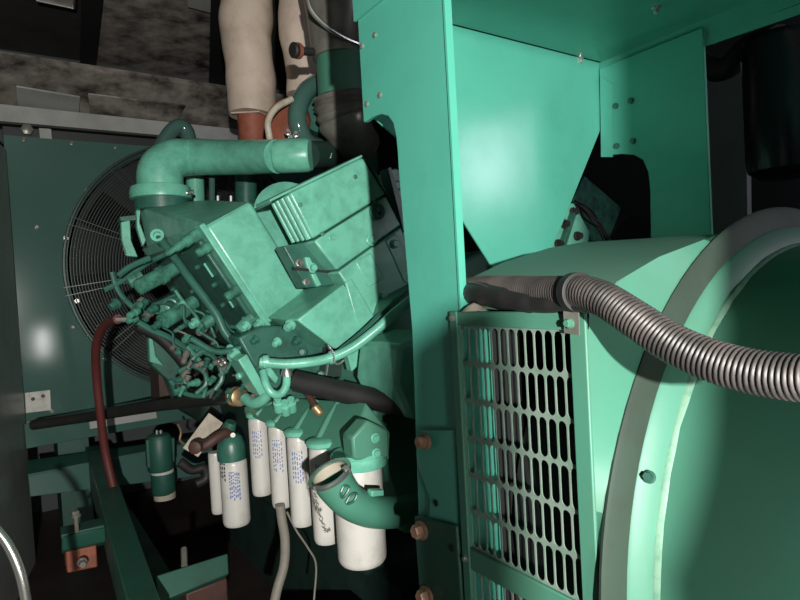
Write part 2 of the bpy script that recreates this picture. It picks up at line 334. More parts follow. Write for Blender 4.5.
# ribs down the outboard side of the cover
for k, yy in enumerate((0.022, 0.058, 0.095, 0.128)):
    MB().tube([hp(290.5, 195, YH)+Y_*yy, hp(312.5, 238, YH)+Y_*yy], (0.011, 0.008, 0.007, 0.007)[k], 10).build('cover_rib', 'eng', cov)
MB().prism([hp(270, 202, YH-0.006), hp(363, 157, YH-0.006), hp(362, 154.5, YH-0.006), hp(270, 199, YH-0.006)], (0, L-0.03, 0)).build('cover_lip', 'eng', cov, 0.002)
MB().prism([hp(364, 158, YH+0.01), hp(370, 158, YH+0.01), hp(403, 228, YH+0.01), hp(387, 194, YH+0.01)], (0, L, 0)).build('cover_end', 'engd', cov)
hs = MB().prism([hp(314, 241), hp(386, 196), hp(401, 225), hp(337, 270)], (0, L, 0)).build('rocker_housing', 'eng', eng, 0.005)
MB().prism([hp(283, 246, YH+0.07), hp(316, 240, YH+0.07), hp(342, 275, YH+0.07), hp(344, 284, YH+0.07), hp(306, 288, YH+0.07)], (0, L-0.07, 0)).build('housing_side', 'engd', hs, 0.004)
MB().prism([hp(294, 267, YH+0.06), hp(343, 272, YH+0.06), hp(343, 274, YH+0.06), hp(295, 270, YH+0.06)], (0, 0.02, 0)).build('gasket_line', 'dark', hs)
for px, py, r, mm in ((299, 263, 0.009, 'steel'), (312, 268, 0.011, 'eng'), (306, 282, 0.008, 'steel')): MB().bolt(hp(px, py, YH+0.065), -Y_, r, 0.018).build('bolt', mm, hs)
MB().prism([hp(305, 257, YH+0.06), hp(310, 257, YH+0.06), hp(317, 271, YH+0.06), hp(308, 271, YH+0.06)], (0, 0.02, 0)).build('injector_clamp', 'eng', hs, 0.003)
MB().prism([hp(311, 274, YH+0.06), hp(316, 273, YH+0.06), hp(322, 285, YH+0.06), hp(317, 287, YH+0.06)], (0, 0.02, 0)).build('injector_clamp', 'eng', hs, 0.003)
MB().lathe([(0.024, 0), (0.024, 0.012), (0.018, 0.016), (0.012, 0.016), (0.012, 0.004)], hp(376, 212, YH), -Y_, 20).build('plug_boss', 'engd', hs)
MB().bolt(hp(371, 240, YH), -Y_, 0.013, 0.02).build('bolt', 'eng', hs)
hdp = MB().prism([hp(338, 272), hp(401, 227), hp(416, 262), hp(416, 302), hp(377, 329)], (0, L+0.05, 0)).prism([hp(297, 320), hp(344, 284), hp(377, 329.5), hp(352, 346), hp(335, 349)], (0, L+0.05, 0)).build('cylinder_head', 'eng', eng, 0.005)
MB().prism([hp(355, 262, YH-0.004), hp(371, 252, YH-0.004), hp(385, 278, YH-0.004), hp(369, 288, YH-0.004)], (0, 0.01, 0)).build('raised_panel', 'eng', hdp, 0.006)
MB().prism([hp(345, 282, YH-0.004), hp(352, 278, YH-0.004), hp(377, 320, YH-0.004), hp(361, 332, YH-0.004), hp(356, 322, YH-0.004)], (0, 0.01, 0)).build('raised_panel', 'eng', hdp, 0.006)
MB().prism([hp(385, 240, YH-0.003), hp(396, 233, YH-0.003), hp(411, 262, YH-0.003), hp(411, 285, YH-0.003), hp(404, 282, YH-0.003)], (0, 0.008, 0)).build('raised_panel', 'eng', hdp, 0.005)
MB().bolt(hp(394, 244, YH-0.003), -Y_, 0.011, 0.012).build('bolt', 'eng', hdp)
MB().bolt(hp(383, 296, YH), -Y_, 0.011, 0.012).build('bolt', 'eng', hdp)
lug = MB().prism([hp(382, 178, 1.62), hp(388, 170, 1.62), hp(397, 168, 1.62), hp(407, 176, 1.62), hp(410, 206, 1.62), hp(399, 206, 1.62)], (0, 0.05, 0)).build('lifting_lug', 'eng', eng, 0.005)
MB().bolt(hp(396, 186, 1.62), -Y_, 0.014, 0.014).build('bolt', 'eng', lug)
MB().prism([hp(388, 168, 1.56), hp(391, 167, 1.56), hp(411, 230, 1.56), hp(404, 232, 1.56)], (0, 0.05, 0)).build('lug_rib', 'engd', lug)
MB().prism([hp(402, 205, 1.6), hp(418, 195, 1.6), hp(420, 350, 1.6), hp(412, 345, 1.6), hp(410, 250, 1.6)], (0, 0.05, 0)).build('rear_plate', 'eng', eng, 0.004)
# rows of further heads on the same bank, hidden mostly behind the cover
base = [hp(270, 212), hp(363, 157), hp(401, 225), hp(322, 290)]
for k in range(1, 4):
    MB().prism([p+Y_*(0.12+0.24*k) for p in base], (0, 0.20, 0)).build('rocker_cover', 'eng', eng, 0.01)
# stretch of intake manifold behind the head
man = MB().prism([hp(298, 319, YH+.02), hp(345, 284, YH+.02), hp(352, 300, YH+.02), hp(330, 338, YH+.02)], (0, 0.32, 0)).build('manifold_end', 'eng', eng, 0.004)
# aftercooler housing on the outboard side
YA = 1.75
n1, n2, n3, n4 = PY(205, 227, YA), PY(269, 325, YA), PY(306, 290, YA), PY(251, 201, YA)
ac = MB().prism([n1, n4, n3, n2], (0, 0.85, 0)).build('aftercooler', 'eng', eng, 0.012, 3)
u1 = (n4-n1).normalized(); u2 = (n2-n1).normalized()
MB().prism([n1-u1*0.012-u2*0.012, n1+u1*0.006-u2*0.012, n2+u1*0.006+u2*0.02, n2-u1*0.012+u2*0.02], (0, 0.85, 0)).build('flange', 'eng', ac, 0.003)
MB().lathe([(0.016, -0.004), (0.016, 0.0015)], PY(284, 277, YA), -Y_, 20).build('casting_mark', 'eng', ac)
# inlet horn rising at the far end under the elbow
f1, f2 = PY(138, 204, 2.56), PY(186, 205, 2.50)
nb = PY(150, 262, 2.56)
hv = [n1, n4, n4+V((0.05, 0.25, 0)), f2, f1, nb, n1+V((0.0, 0.05, -0.04))]
hn = MB().poly([n1, n4, PY(215, 200, 2.35), f2, f1, nb, PY(252, 236, 2.35)], [(0, 1, 2, 4), (2, 3, 4), (0, 4, 5), (1, 0, 5, 6), (2, 1, 6), (3, 2, 6, 5), (4, 3, 5)]).build('inlet_horn', 'eng', ac, 0.01, 3)
MB().prism([PY(136, 205, 2.50), PY(141, 205, 2.50), PY(139.5, 222, 2.50), PY(146, 240, 2.50), PY(143, 246, 2.50), PY(137, 228, 2.50)], (0, 0.03, 0)).build('horn_edge', 'eng', ac, 0.002)
MB().prism([PY(121, 222, 2.45), PY(130, 220, 2.45), PY(131, 240, 2.45), PY(138, 257, 2.45), PY(127, 256, 2.45), PY(122, 240, 2.45)], (0, 0.03, 0)).build('end_bracket', 'eng', ac, 0.003)
MB().prism([PY(120, 217, 2.45), PY(136, 215, 2.45), PY(136, 220, 2.45), PY(121, 221, 2.45)], (0, 0.06, 0)).build('end_bracket', 'engd', ac)
# charge air pipe: elbow with clamp lip, long run across
zc = 0.0
el = [PY(161, 207, 2.48), PY(161, 190, 2.48), PY(160, 177, 2.48), PY(164, 166, 2.48), PY(176, 158.5, 2.49), PY(192, 157, 2.5)]
run = catmull(el, 6)+[PY(215, 157.5, 2.40), PY(240, 157.5, 2.25), PY(278, 156.5, 2.0)]
cap_ = MB().tube(run, [0.088 if i < 14 else 0.088-0.014*min(1, (i-14)/14) for i in range(len(run)-3)]+[0.071, 0.067, 0.060], 24).build('charge_air_pipe', 'eng', eng)
a = (el[1]-el[0]).normalized()
lp = PY(161.5, 199, 2.48)
MB().lathe([(0.092, -0.005), (0.116, 0), (0.118, 0.022), (0.112, 0.045), (0.09, 0.05)], lp, Z_, 32).build('pipe_lip', 'eng', cap_)
MB().lathe([(0.102, -0.045), (0.102, 0.0)], lp, Z_, 32).build('clamp_band', 'engd', cap_)
c0, c1 = PY(276, 156.5, 2.0), PY(311, 155, 1.92)
MB().tube([c0, c0.lerp(c1, 0.15), c0.lerp(c1, 0.9), c1], [0.056, 0.061, 0.060, 0.054], 24).build('pipe_sleeve', 'eng', cap_)
MB().bolt(PY(186, 193, 2.40), (1, -0.6, 0.2), 0.008, 0.03).build('clamp_screw', 'steel', cap_)
# pipes standing behind the charge air pipe
MB().tube([PY(196, 208, 2.75), PY(194, 150, 2.75)], 0.040, 14).build('water_pipe', 'eng', eng)
MB().tube(catmull([PY(158, 152, 3.0), PY(170, 133, 3.0), PY(180, 126, 3.0), PY(187, 132, 3.0), PY(191, 150, 3.0)], 6), 0.036, 14).build('water_pipe', 'rad', eng)
MB().tube([PY(212, 205, 2.6), PY(212, 160, 2.6)], 0.013, 8).build('vent_pipe', 'rad', eng)
for px in (218, 231):
    MB().tube([PY(px, 205, 2.4), PY(px, 196, 2.4)], 0.008, 8).build('stud', 'steel', eng)
MB().tube([PY(246, 215, 2.7), PY(246, 160, 2.7)], 0.05, 14).build('breather_pipe', 'engd', eng)
# round cover end behind the first rocker cover
MB().lathe([(0.11, 0), (0.115, 0.01), (0.115, 0.025), (0.095, 0.03), (0.095, 0.06), (0.085, 0.065)], PY(287, 214, 1.98), (-0.35, -0.9, 0.3), 32).build('round_cover', 'eng', eng)
# hardware on the dark outboard face of the aftercooler
fn = -E1
def stud(p, l, r, name='spacer_bolt', m='mid', steps=3, axis=fn):
    b = MB(); h = 0.0
    for i in range(steps):
        rr = r*(1-0.18*i); hh = l/steps
        b.lathe([(rr*0.9, h), (rr, h+hh*0.12), (rr, h+hh*0.8), (rr*0.8, h+hh*0.86), (rr*0.8, h+hh)], p, axis, 14); h += hh
    return b.build(name, m, eng)
def onface(t, y, off=0.0): return n1.lerp(n2, t)-u1*(0.012+off)+Y_*(y-YA)
stud(onface(0.03, YA+0.05), 0.115, 0.021, steps=4)
stud(onface(0.16, YA+0.03), 0.045, 0.017, steps=2)
stud(onface(0.60, YA+0.03), 0.045, 0.018, steps=2)
stud(onface(0.93, YA+0.03), 0.050, 0.018, steps=2)
stud(onface(1.0, YA+0.12), 0.09, 0.020, steps=3)
for t, y in ((0.12, 2.0), (0.30, 1.95), (0.5, 1.9), (0.72, 1.95), (0.25, 2.2), (0.55, 2.2), (0.8, 2.15), (0.15, 2.4), (0.5, 2.45)):
    stud(onface(t, y), 0.03, 0.011, 'bolt', 'engd', 2)
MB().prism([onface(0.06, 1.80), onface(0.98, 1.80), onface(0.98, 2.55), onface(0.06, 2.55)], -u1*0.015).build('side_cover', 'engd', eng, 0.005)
for a0, a1, ty in ((0.28, 0.42, 1.86), (0.62, 0.75, 1.86)):
    MB().tube([onface(a0, ty, 0.02), onface(a1, ty, 0.02)], 0.004, 6).build('cover_ridge', 'eng', eng)
# barrel fittings
def barrel(p0, p1, r, name='fuel_pump_barrel'):
    d = (p1-p0); l = d.length
    return MB().lathe([(r*0.6, 0), (r, l*0.04), (r, l*0.55), (r*1.18, l*0.57), (r*1.18, l*0.68), (r*0.9, l*0.7), (r*0.9, l)], p0, d, 18).build(name, 'mid', eng)
barrel(PY(137, 288, 2.0), PY(176, 268, 2.05), 0.026)
barrel(PY(161, 323, 1.95), PY(194, 302, 2.0), 0.026)
barrel(PY(164, 312, 1.97), PY(175, 302, 2.05), 0.022)
barrel(PY(128, 283, 2.1), PY(142, 276, 2.1), 0.022, 'fitting')
barrel(PY(238, 331, 1.72), PY(252, 317, 1.72), 0.018, 'fitting')
barrel(PY(203, 325, 1.85), PY(214, 318, 1.85), 0.018, 'fitting')
# long tube lying down the face, with an eye at its top
tb = MB().tube(catmull([PY(157, 237, 1.95), PY(166, 246, 1.92), PY(190, 279, 1.85), PY(215, 312, 1.80), PY(226, 334, 1.78), PY(245, 352, 1.75)], 6), 0.013, 12).build('transfer_tube', 'engd', eng)
MB().lathe([(0.02, 0), (0.02, 0.02), (0.012, 0.02), (0.012, 0.005)], PY(158, 237, 1.94), (-0.3, -0.9, 0.2), 16).build('banjo_eye', 'eng', tb)
# small plumbing clutter, each line a part of its own
def line(name, m, r, y, pts, n=8): return MB().tube(catmull([PY(px, py, y+dy) for px, py, dy in [(p+(0,))[:3] for p in pts]], 6), r, n).build(name, m, eng)
line('fuel_line', 'engd', 0.009, 2.1, [(104, 290), (120, 282), (135, 272), (150, 262), (170, 252)])
line('fuel_line', 'engd', 0.009, 2.1, [(112, 272), (118, 290), (130, 303), (150, 306), (175, 296)])
line('fuel_line', 'engd', 0.010, 2.0, [(150, 258), (140, 262), (128, 268), (118, 276)])
line('fuel_line', 'engd', 0.009, 2.0, [(125, 300), (140, 312), (156, 312), (166, 302)])
line('fuel_line', 'engd', 0.010, 1.95, [(138, 322), (152, 330), (170, 338), (190, 352), (205, 372)])
line('fuel_line', 'mid', 0.006, 1.95, [(175, 290), (182, 300), (196, 316), (202, 330)])
line('fuel_line', 'engd', 0.009, 1.9, [(188, 345), (205, 352), (218, 362), (222, 378), (215, 390)])
line('fuel_line', 'engd', 0.008, 1.9, [(178, 372), (192, 366), (204, 372), (206, 384), (196, 394)])
line('fuel_line', 'engd', 0.008, 1.95, [(170, 380), (182, 392), (200, 396), (214, 390)])
line('fuel_line', 'engd', 0.010, 1.9, [(186, 388), (186, 375), (196, 356), (215, 348), (232, 352)])
line('fuel_line', 'mid', 0.008, 1.9, [(187, 346), (192, 352), (201, 362), (212, 366)])
for px, py, y, r, m in ((196, 322, 1.9, .012, 'eng'), (206, 320, 1.9, .009, 'eng'), (231, 348, 1.75, .010, 'eng'), (224, 362, 1.8, .010, 'steel'), (236, 353, 1.7, .014, 'eng'),
                        (183, 303, 1.95, .008, 'eng'), (117, 303, 2.1, .014, 'engd'), (140, 308, 2.0, .012, 'engd'), (247, 325, 1.70, .011, 'eng'), (261, 323, 1.7, .012, 'eng'),
                        (278, 341, 1.6, .010, 'eng'), (298, 340, 1.6, .010, 'engd'), (291, 324, 1.52, .012, 'eng'), (242, 373, 1.7, .010, 'eng'), (256, 339, 1.66, .010, 'engd')):
    MB().bolt(PY(px, py, y), fn+V((0, -0.4, 0)), r, r*2).build('bolt', m, eng)
for i in range(26):
    px = random.uniform(118, 250); t = (px-118)/132; py = random.uniform(285+60*t, 318+60*t); y = random.uniform(1.85, 2.05)
    stud(PY(px, py, y), random.uniform(0.02, 0.05), random.uniform(0.007, 0.014), 'fitting', random.choice(['engd', 'engd', 'mid', 'dsteel', 'mid']), 2, (fn+V((random.uniform(-.3, .3), -0.5, random.uniform(-.4, .3)))))
for i in range(34):
    px = random.uniform(176, 262); py = random.uniform(342+0.12*(px-176), 396); y = random.uniform(1.72, 2.0)
    stud(PY(px, py, y), random.uniform(0.015, 0.045), random.uniform(0.005, 0.012), 'fitting', random.choice(['engd', 'shade_iron', 'mid', 'mid', 'dsteel']), random.choice([2, 3]), (fn+V((random.uniform(-.6, .6), -0.4, random.uniform(-.7, .6)))))
for i in range(10):
    px = random.uniform(150, 240); py = random.uniform(300, 380); y = random.uniform(1.85, 2.0)
    line('thin_pipe', random.choice(['mid', 'engd', 'dsteel']), random.uniform(0.003, 0.005), y, [(px, py), (px+random.uniform(4, 12), py+random.uniform(-4, 8)), (px+random.uniform(10, 22), py+random.uniform(6, 18)), (px+random.uniform(16, 30), py+random.uniform(8, 28))], 6)
# ribs and joints on the head stack
for t in (0.18, 0.82):
    a_, b2 = hp(313, 239).lerp(hp(386, 195), t), hp(337, 271).lerp(hp(401, 226), t)
    MB().bolt(a_.lerp(b2, 0.22), -Y_, 0.008, 0.010).build('bolt', 'eng', eng)
for px, py in ((300, 205), (355, 177), (322, 234), (375, 202)):
    MB().lathe([(0.006, 0), (0.006, 0.004), (0.003, 0.006)], hp(px, py, YH), -Y_, 10).build('cover_screw', 'mid', eng)
# front timing cover and its brackets in front of the fan guard
MB().prism([PY(150, 338, 2.7), PY(166, 335, 2.7), PY(182, 365, 2.7), PY(190, 400, 2.7), PY(176, 402, 2.7), PY(168, 380, 2.7), PY(152, 366, 2.7)], (0, 0.1, 0)).build('front_bracket', 'engd', eng, 0.006)
MB().prism([PY(149, 338, 2.66), PY(153, 338, 2.66), PY(156, 356, 2.66), PY(164, 366, 2.66), PY(150, 362, 2.66)], (0, 0.04, 0)).build('front_bracket', 'eng', eng, 0.004)
line('water_hose', 'black', 0.026, 2.4, [(138, 325), (158, 335), (176, 352), (190, 370), (202, 384)], 12)
MB().prism([PY(158, 365, 3.0), PY(172, 365, 3.0), PY(172, 410, 3.0), PY(160, 410, 3.0)], (0, 0.2, 0)).build('support_leg', 'rust2', eng, 0.004)
MB().box(0.72, 1.2, 2.75, 3.25, 0.75, 1.75).build('gear_case', 'shade_iron', eng, 0.03)
# lower plumbing under the bank
MB().prism([PY(238, 360, 1.62), PY(247, 354, 1.62), PY(268, 392, 1.62), PY(260, 396, 1.62)], (0, 0.10, 0)).build('strut', 'eng', eng, 0.003)
MB().prism([PY(262, 368, 1.60), PY(270, 366, 1.60), PY(279, 378, 1.60), PY(276, 384, 1.60)], (0, 0.06, 0)).build('strut', 'eng', eng, 0.003)
ub = MB().tube(catmull([PY(263, 371, 1.52), PY(266, 384, 1.50), PY(272, 393, 1.49), PY(280, 394, 1.49), (PY(286, 386, 1.49)), PY(287, 374, 1.50)], 6), 0.011, 12).build('u_bend_pipe', 'eng', eng)
MB().lathe([(0.015, 0), (0.015, 0.012), (0.006, 0.03)], PY(287, 376, 1.5), Z_, 12).build('pipe_nut', 'steel', ub)
gp = MB().tube(catmull([PY(260, 362, 1.50), PY(285, 364, 1.47), PY(310, 362, 1.44), PY(330, 358, 1.41), PY(352, 348, 1.38), PY(376, 330, 1.35), PY(396, 312, 1.32), PY(418, 294, 1.30)], 6), 0.0135, 12).build('return_hose', 'eng', eng)
for px, py, y in ((262, 362, 1.50), (328, 358, 1.415)):
    d = (PY(px+6, py-0.5, y-.005)-PY(px, py, y))
    MB().lathe([(0.013, 0), (0.018, 0.003), (0.018, 0.016), (0.013, 0.02)], PY(px, py, y), d, 14).build('hose_ferrule', 'eng', gp)
line('return_hose', 'engd', 0.010, 1.42, [(340, 352), (362, 334), (385, 312), (412, 290)], 10)
MB().tube(catmull([PY(328, 345, 1.40), PY(334, 355, 1.395), PY(334, 362, 1.39), PY(339, 364, 1.39), PY(344, 360, 1.39)], 5), 0.003, 6).build('wire_clip', 'steel', eng)
br = MB().prism([PY(347, 352, 1.45), PY(364, 342, 1.45), PY(384, 388, 1.45), PY(380, 391, 1.45), PY(362, 362, 1.45), PY(352, 372, 1.45)], (0, 0.03, 0)).build('pump_bracket', 'eng', eng, 0.003)
MB().bolt(PY(375, 389, 1.44), -Y_, 0.010, 0.014).build('bolt', 'eng', br)
MB().bolt(PY(340, 383, 1.46), -Y_, 0.010, 0.014).build('bolt', 'engd', br)
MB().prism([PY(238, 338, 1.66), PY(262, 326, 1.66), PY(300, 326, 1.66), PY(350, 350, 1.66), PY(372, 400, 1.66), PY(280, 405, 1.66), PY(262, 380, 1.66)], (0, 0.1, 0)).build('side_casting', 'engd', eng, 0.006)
for px, py, dx in ((322, 374, 0), (334, 380, 0), (304, 352, 0)):
    MB().lathe([(0.012, 0), (0.012, 0.03), (0.008, 0.032), (0.008, 0.045)], PY(px, py, 1.64), (-0.5, -0.8, 0.1), 10).build('fitting', 'engd', eng)
line('oil_pipe', 'engd', 0.009, 1.7, [(190, 338), (220, 352), (262, 343), (300, 352)], 12)

# filter head casting
YF0, YF1 = 1.20, 1.86
fh = MB().poly([PY(244, 407, YF1), PY(350, 450, YF0+0.06), PY(390, 459, YF0), PY(244, 414, YF1), PY(344, 461, YF0+0.06), PY(384, 466, YF0),
                PY(268, 396, YF1), PY(366, 402, YF0+0.10), PY(391, 432, YF0+0.03)],
               [(0, 1, 7, 6), (1, 2, 8, 7), (0, 3, 4, 1), (1, 4, 5, 2), (3, 0, 6), (2, 5, 8), (6, 7, 8, 5, 4, 3)]).build('filter_head', 'gen', eng, 0.006, 3)
fe = MB().prism([PY(352, 438, 1.17), PY(368, 420, 1.17), PY(389, 430, 1.17), PY(390, 458, 1.17), PY(370, 462, 1.17), PY(354, 460, 1.17)], (0, 0.05, 0)).build('end_flange', 'gen', fh, 0.006)
for px, py in ((375, 438), (376, 453)): MB().bolt(PY(px, py, 1.168), -Y_, 0.0085, 0.01).build('bolt', 'eng', fe)
for k in range(4):
    t = 0.16+0.2*k
    a_, b2 = PY(268, 397, YF1-.02).lerp(PY(366, 404, YF0+0.10), t), PY(244, 409, YF1).lerp(PY(350, 452, YF0+0.06), t)
    MB().tube([a_+V((-.004, -.01, .0)), a_.lerp(b2, 0.5)+V((-.006, -.008, .003)), b2+V((-.004, -.004, 0))], 0.009, 10).build('cast_ridge', 'gen', fh)
MB().lathe([(0.066, -0.004), (0.068, 0.0), (0.068, 0.022), (0.06, 0.03)], PY(359, 463, 1.23), Z_, 32).build('filter_collar', 'eng', fh)
for px, py in ((286, 407), (292, 404), (279, 404), (312, 413), (322, 416), (330, 413)):
    MB().lathe([(0.014, 0), (0.014, 0.03), (0.010, 0.032), (0.010, 0.045)], PY(px, py+6, 1.55), (-0.25, -0.5, 0.8), 12).build('bolt', 'eng', fh)
MB().tube([PY(298, 380, 1.5), PY(302, 386, 1.5), PY(312, 400, 1.45), PY(317, 409, 1.42)], 0.009, 10).build('sensor_lead', 'rust2', fh)
MB().lathe([(0.009, 0), (0.013, 0.005), (0.013, 0.025), (0.008, 0.03)], PY(314, 406, 1.42), PY(319, 412, 1.41)-PY(314, 406, 1.42), 12).build('sensor_plug', 'brass', fh)
# bottom flange under the alternator post side: open elbow pipe
ep = MB(); pth = catmull([PY(330, 474, 1.10), PY(338, 488, 1.10), PY(352, 503, 1.10), PY(372, 511, 1.12), PY(395, 512, 1.16), PY(420, 508, 1.22), PY(450, 505, 1.28)], 6)
ep.tube(pth, [0.044-0.008*min(1, i/12) for i in range(len(pth))], 24, False)
elb = ep.build('filler_elbow', 'gen', eng)
sm = elb.modifiers.new('wall', 'SOLIDIFY'); sm.thickness = 0.004; sm.offset = -1
MB().tube(pth[:8], [0.0375]*8, 24, False).build('lining', 'tag', elb)
d0 = (pth[0]-pth[1]).normalized()
MB().lathe([(0.046, -0.006), (0.048, 0.0), (0.048, 0.004), (0.041, 0.004), (0.041, -0.004)], pth[0], d0, 28, False).build('rim', 'steel', elb)
MB().prism([PY(344, 469, 1.06), PY(348, 466, 1.06), PY(351, 471, 1.06), PY(347, 475, 1.06)], (0, 0.01, 0)).build('catch', 'steel', elb)
MB().prism([PY(372, 491, 1.08), PY(384, 490, 1.10), PY(384, 496, 1.10), PY(372, 497, 1.08)], (0, 0.02, 0)).build('catch', 'eng', elb, 0.002)
mark = MB()
for pts in ([(341, 492), (344, 486), (349, 487), (347, 493), (342, 498)], [(346, 503), (351, 495), (357, 494), (354, 501), (348, 504)]):
    mark.tube(catmull([PY(px, py, 1.055) for px, py in pts+[pts[0]]], 4), 0.0025, 6)
mark.build('cast_mark', 'engd', elb)

# ------------------------------------------------------------------ filters
def filter_can(top, r, h, name, label, group, parts=True):
    t = thing(name, top-V((0, 0, h)), label, 'filter', group)
    MB().lathe([(r*0.90, 0), (r*0.97, 0.006), (r, 0.014), (r, h-0.012), (r*0.96, h-0.004), (r*0.9, h)], top-V((0, 0, h)), Z_, 36).build('can', 'white', t)
    return t
def print_patch(t, top, r, h, z0, z1, a0, a1, rows, m):
    b = MB(); o = top-V((0, 0, h)); rng = random.Random(int(z0*1000)+rows)
    for i in range(rows):
        a = a0+(a1-a0)*(i+0.5)/rows; zz = z0+rng.uniform(0, 0.3)*(z1-z0)
        while zz < z1:
            l = rng.uniform(0.004, 0.012)
            pts = []
            for aa, z in ((a-0.05, zz), (a+0.05, zz), (a+0.05, min(z1, zz+l)), (a-0.05, min(z1, zz+l))):
                pts.append(o+V((math.cos(aa)*(r+0.0006), math.sin(aa)*(r+0.0006), z)))
            b.prism(pts, V((math.cos(a), math.sin(a), 0))*-0.001); zz += l+rng.uniform(0.003, 0.007)
    return b.build('printed_text', m, t)
NF = ['slim white filter farthest from camera in the row beneath teal casting', 'second slim white filter from the far end of the row',
      'third slim white filter from the far end of the row', 'slim white filter behind the open teal elbow, a chain dangling by it']
face = math.radians(180+56)
for i, (px, py0, py1, y, w) in enumerate(((261, 419, 496, 1.82, 20), (281, 427, 508, 1.67, 21), (301, 437, 526, 1.52, 23.5), (325, 448, 543, 1.38, 27))):
    top = PY(px-3, py0-2, y); bot = PY(px+4, py1-3, y); h = top.z-bot.z
    r = w*0.5*((top-CAM).dot(_f))/FPX
    t = filter_can(top, r, h, 'fuel_filter', NF[i], 'slim white filters under the engine')
    print_patch(t, top, r, h, h*0.45, h*0.85, face-0.5, face+0.5, 5, 'ink')
    MB().lathe([(r*1.02, 0.0), (r*1.16, 0.004), (r*1.18, 0.014), (r*0.9, 0.02)], top, Z_, 28).build('filter_cap', 'eng', t)
top = PY(357, 462, 1.23); bot = PY(363, 560, 1.23); r = 0.0585
t = filter_can(top, r, top.z-bot.z, 'oil_filter', 'large wide white oil filter behind the open teal elbow pipe', None)
print_patch(t, top, r, top.z-bot.z, 0.10, 0.17, face+1.0, face+1.5, 3, 'ink')
# the pair further left with their grey-green head
for k, (px, py0, py1, y, w, lb) in enumerate(((235, 459, 523, 1.98, 27, 'white filter with blue print hanging left of the slim filter row'), (217, 452, 512, 2.15, 14, 'narrow white filter half hidden behind the blue printed filter'))):
    top = PY(px-2, py0, y); bot = PY(px+3, py1, y); r = w*0.5*((top-CAM).dot(_f))/FPX
    t = filter_can(top, r, top.z-bot.z, 'fuel_filter', lb, None)
    if k == 0:
        print_patch(t, top, r, top.z-bot.z, 0.09, 0.19, face-0.1, face+0.7, 6, 'ink')
        print_patch(t, top, r, top.z-bot.z, 0.15, 0.22, face-0.9, face-0.3, 3, 'pen')
yh = 1.98
fhd = thing('filter_housing', PY(235, 458, yh), 'dark grey green filter head with elbow arm above the hanging white filter', 'filter head')
r = 0.047
MB().lathe([(r, 0), (r*1.02, 0.02), (r*0.98, 0.05), (r*0.8, 0.075), (r*0.55, 0.085)], PY(232, 459, yh), Z_, 28).build('head', 'engd', fhd)
MB().tube(catmull([PY(232, 438, yh), PY(226, 433, yh-.02), PY(216, 438, yh-.03), (PY(206, 445, yh-.03)), PY(196, 447, yh-.03)], 6), 0.017, 14).build('arm', 'rust2', fhd)
MB().lathe([(0.014, -0.016), (0.021, -0.012), (0.021, 0.012), (0.014, 0.016)], PY(196, 447, yh-.04), (-0.6, -0.75, 0), 16).build('arm_ring', 'rust2', fhd)
MB().lathe([(0.008, 0), (0.008, 0.03)], PY(233, 434, yh-.06), (-.3, -.9, .1), 10).build('plug', 'dsteel', fhd)
MB().lathe([(0.022, -0.03), (0.026, 0), (0.018, 0.035)], PY(228, 431, yh), (0.3, -.4, 1), 14).build('valve_body', 'engd', fhd)
tg = MB().prism([PY(209, 413, 2.08), PY(223, 423, 2.08), PY(198, 457, 2.08), PY(183, 448, 2.08)], (0, 0.004, 0)).build('tag_plate', 'tag')
tag(tg, 'tilted grubby pale tag plate behind the filter head arm', 'tag')

# chain hanging from the elbow
ch = MB(); cp_ = catmull([PY(314, 487, 1.055), PY(316, 500, 1.055), PY(319, 513, 1.055), PY(324, 527, 1.055), PY(326, 531, 1.055), PY(330, 529, 1.055)], 4)
for i in range(len(cp_)-1):
    a, b_ = cp_[i], cp_[i+1]; d = (b_-a); c = (a+b_)/2; dn = d.normalized()
    s = dn.cross(Y_ if i % 2 else X_).normalized()
    ch.tube([c+dn*math.cos(t)*d.length*0.62+s*math.sin(t)*0.0034 for t in [2*math.pi*k/10 for k in range(11)]], 0.0011, 5, False)
tag(ch.build('chain', 'dsteel'), 'short dark chain dangling from the rim of the teal elbow pipe', 'chain')

# fuel water separator
sp = thing('water_separator', PY(161, 500, 3.0), 'small dark green cylindrical separator with pale band standing left of the tag plate', 'separator')
yS = 3.0
MB().lathe([(0.055, 0), (0.06, 0.01), (0.06, 0.15), (0.05, 0.17), (0.03, 0.18)], PY(161, 470, yS), Z_, 24).build('upper_body', 'skid', sp)
MB().lathe([(0.05, 0), (0.052, 0.005), (0.052, 0.058), (0.05, 0.06)], PY(163, 481, yS), Z_, 24).build('label_band', 'sticker', sp)
MB().lathe([(0.05, 0), (0.055, 0.01), (0.055, 0.1)], PY(164, 493, yS), Z_, 24).build('bowl', 'skid', sp)
MB().lathe([(0.05, 0), (0.05, 0.03)], PY(165, 498, yS), Z_, 24).build('base_ring', 'tag', sp)
MB().prism([PY(146, 440, yS-.03), PY(152, 440, yS-.03), PY(152, 468, yS-.03), PY(147, 468, yS-.03)], (0, 0.03, 0)).build('side_clamp', 'skid', sp, 0.004)
MB().prism([PY(170, 438, yS-.03), PY(175, 438, yS-.03), PY(175, 462, yS-.03), PY(171, 462, yS-.03)], (0, 0.03, 0)).build('side_clamp', 'skid', sp, 0.004)
for px in (157, 161): MB().tube([PY(px, 440, yS-.02), PY(px, 430, yS-.02)], 0.007, 8).build('stud', 'steel', sp)

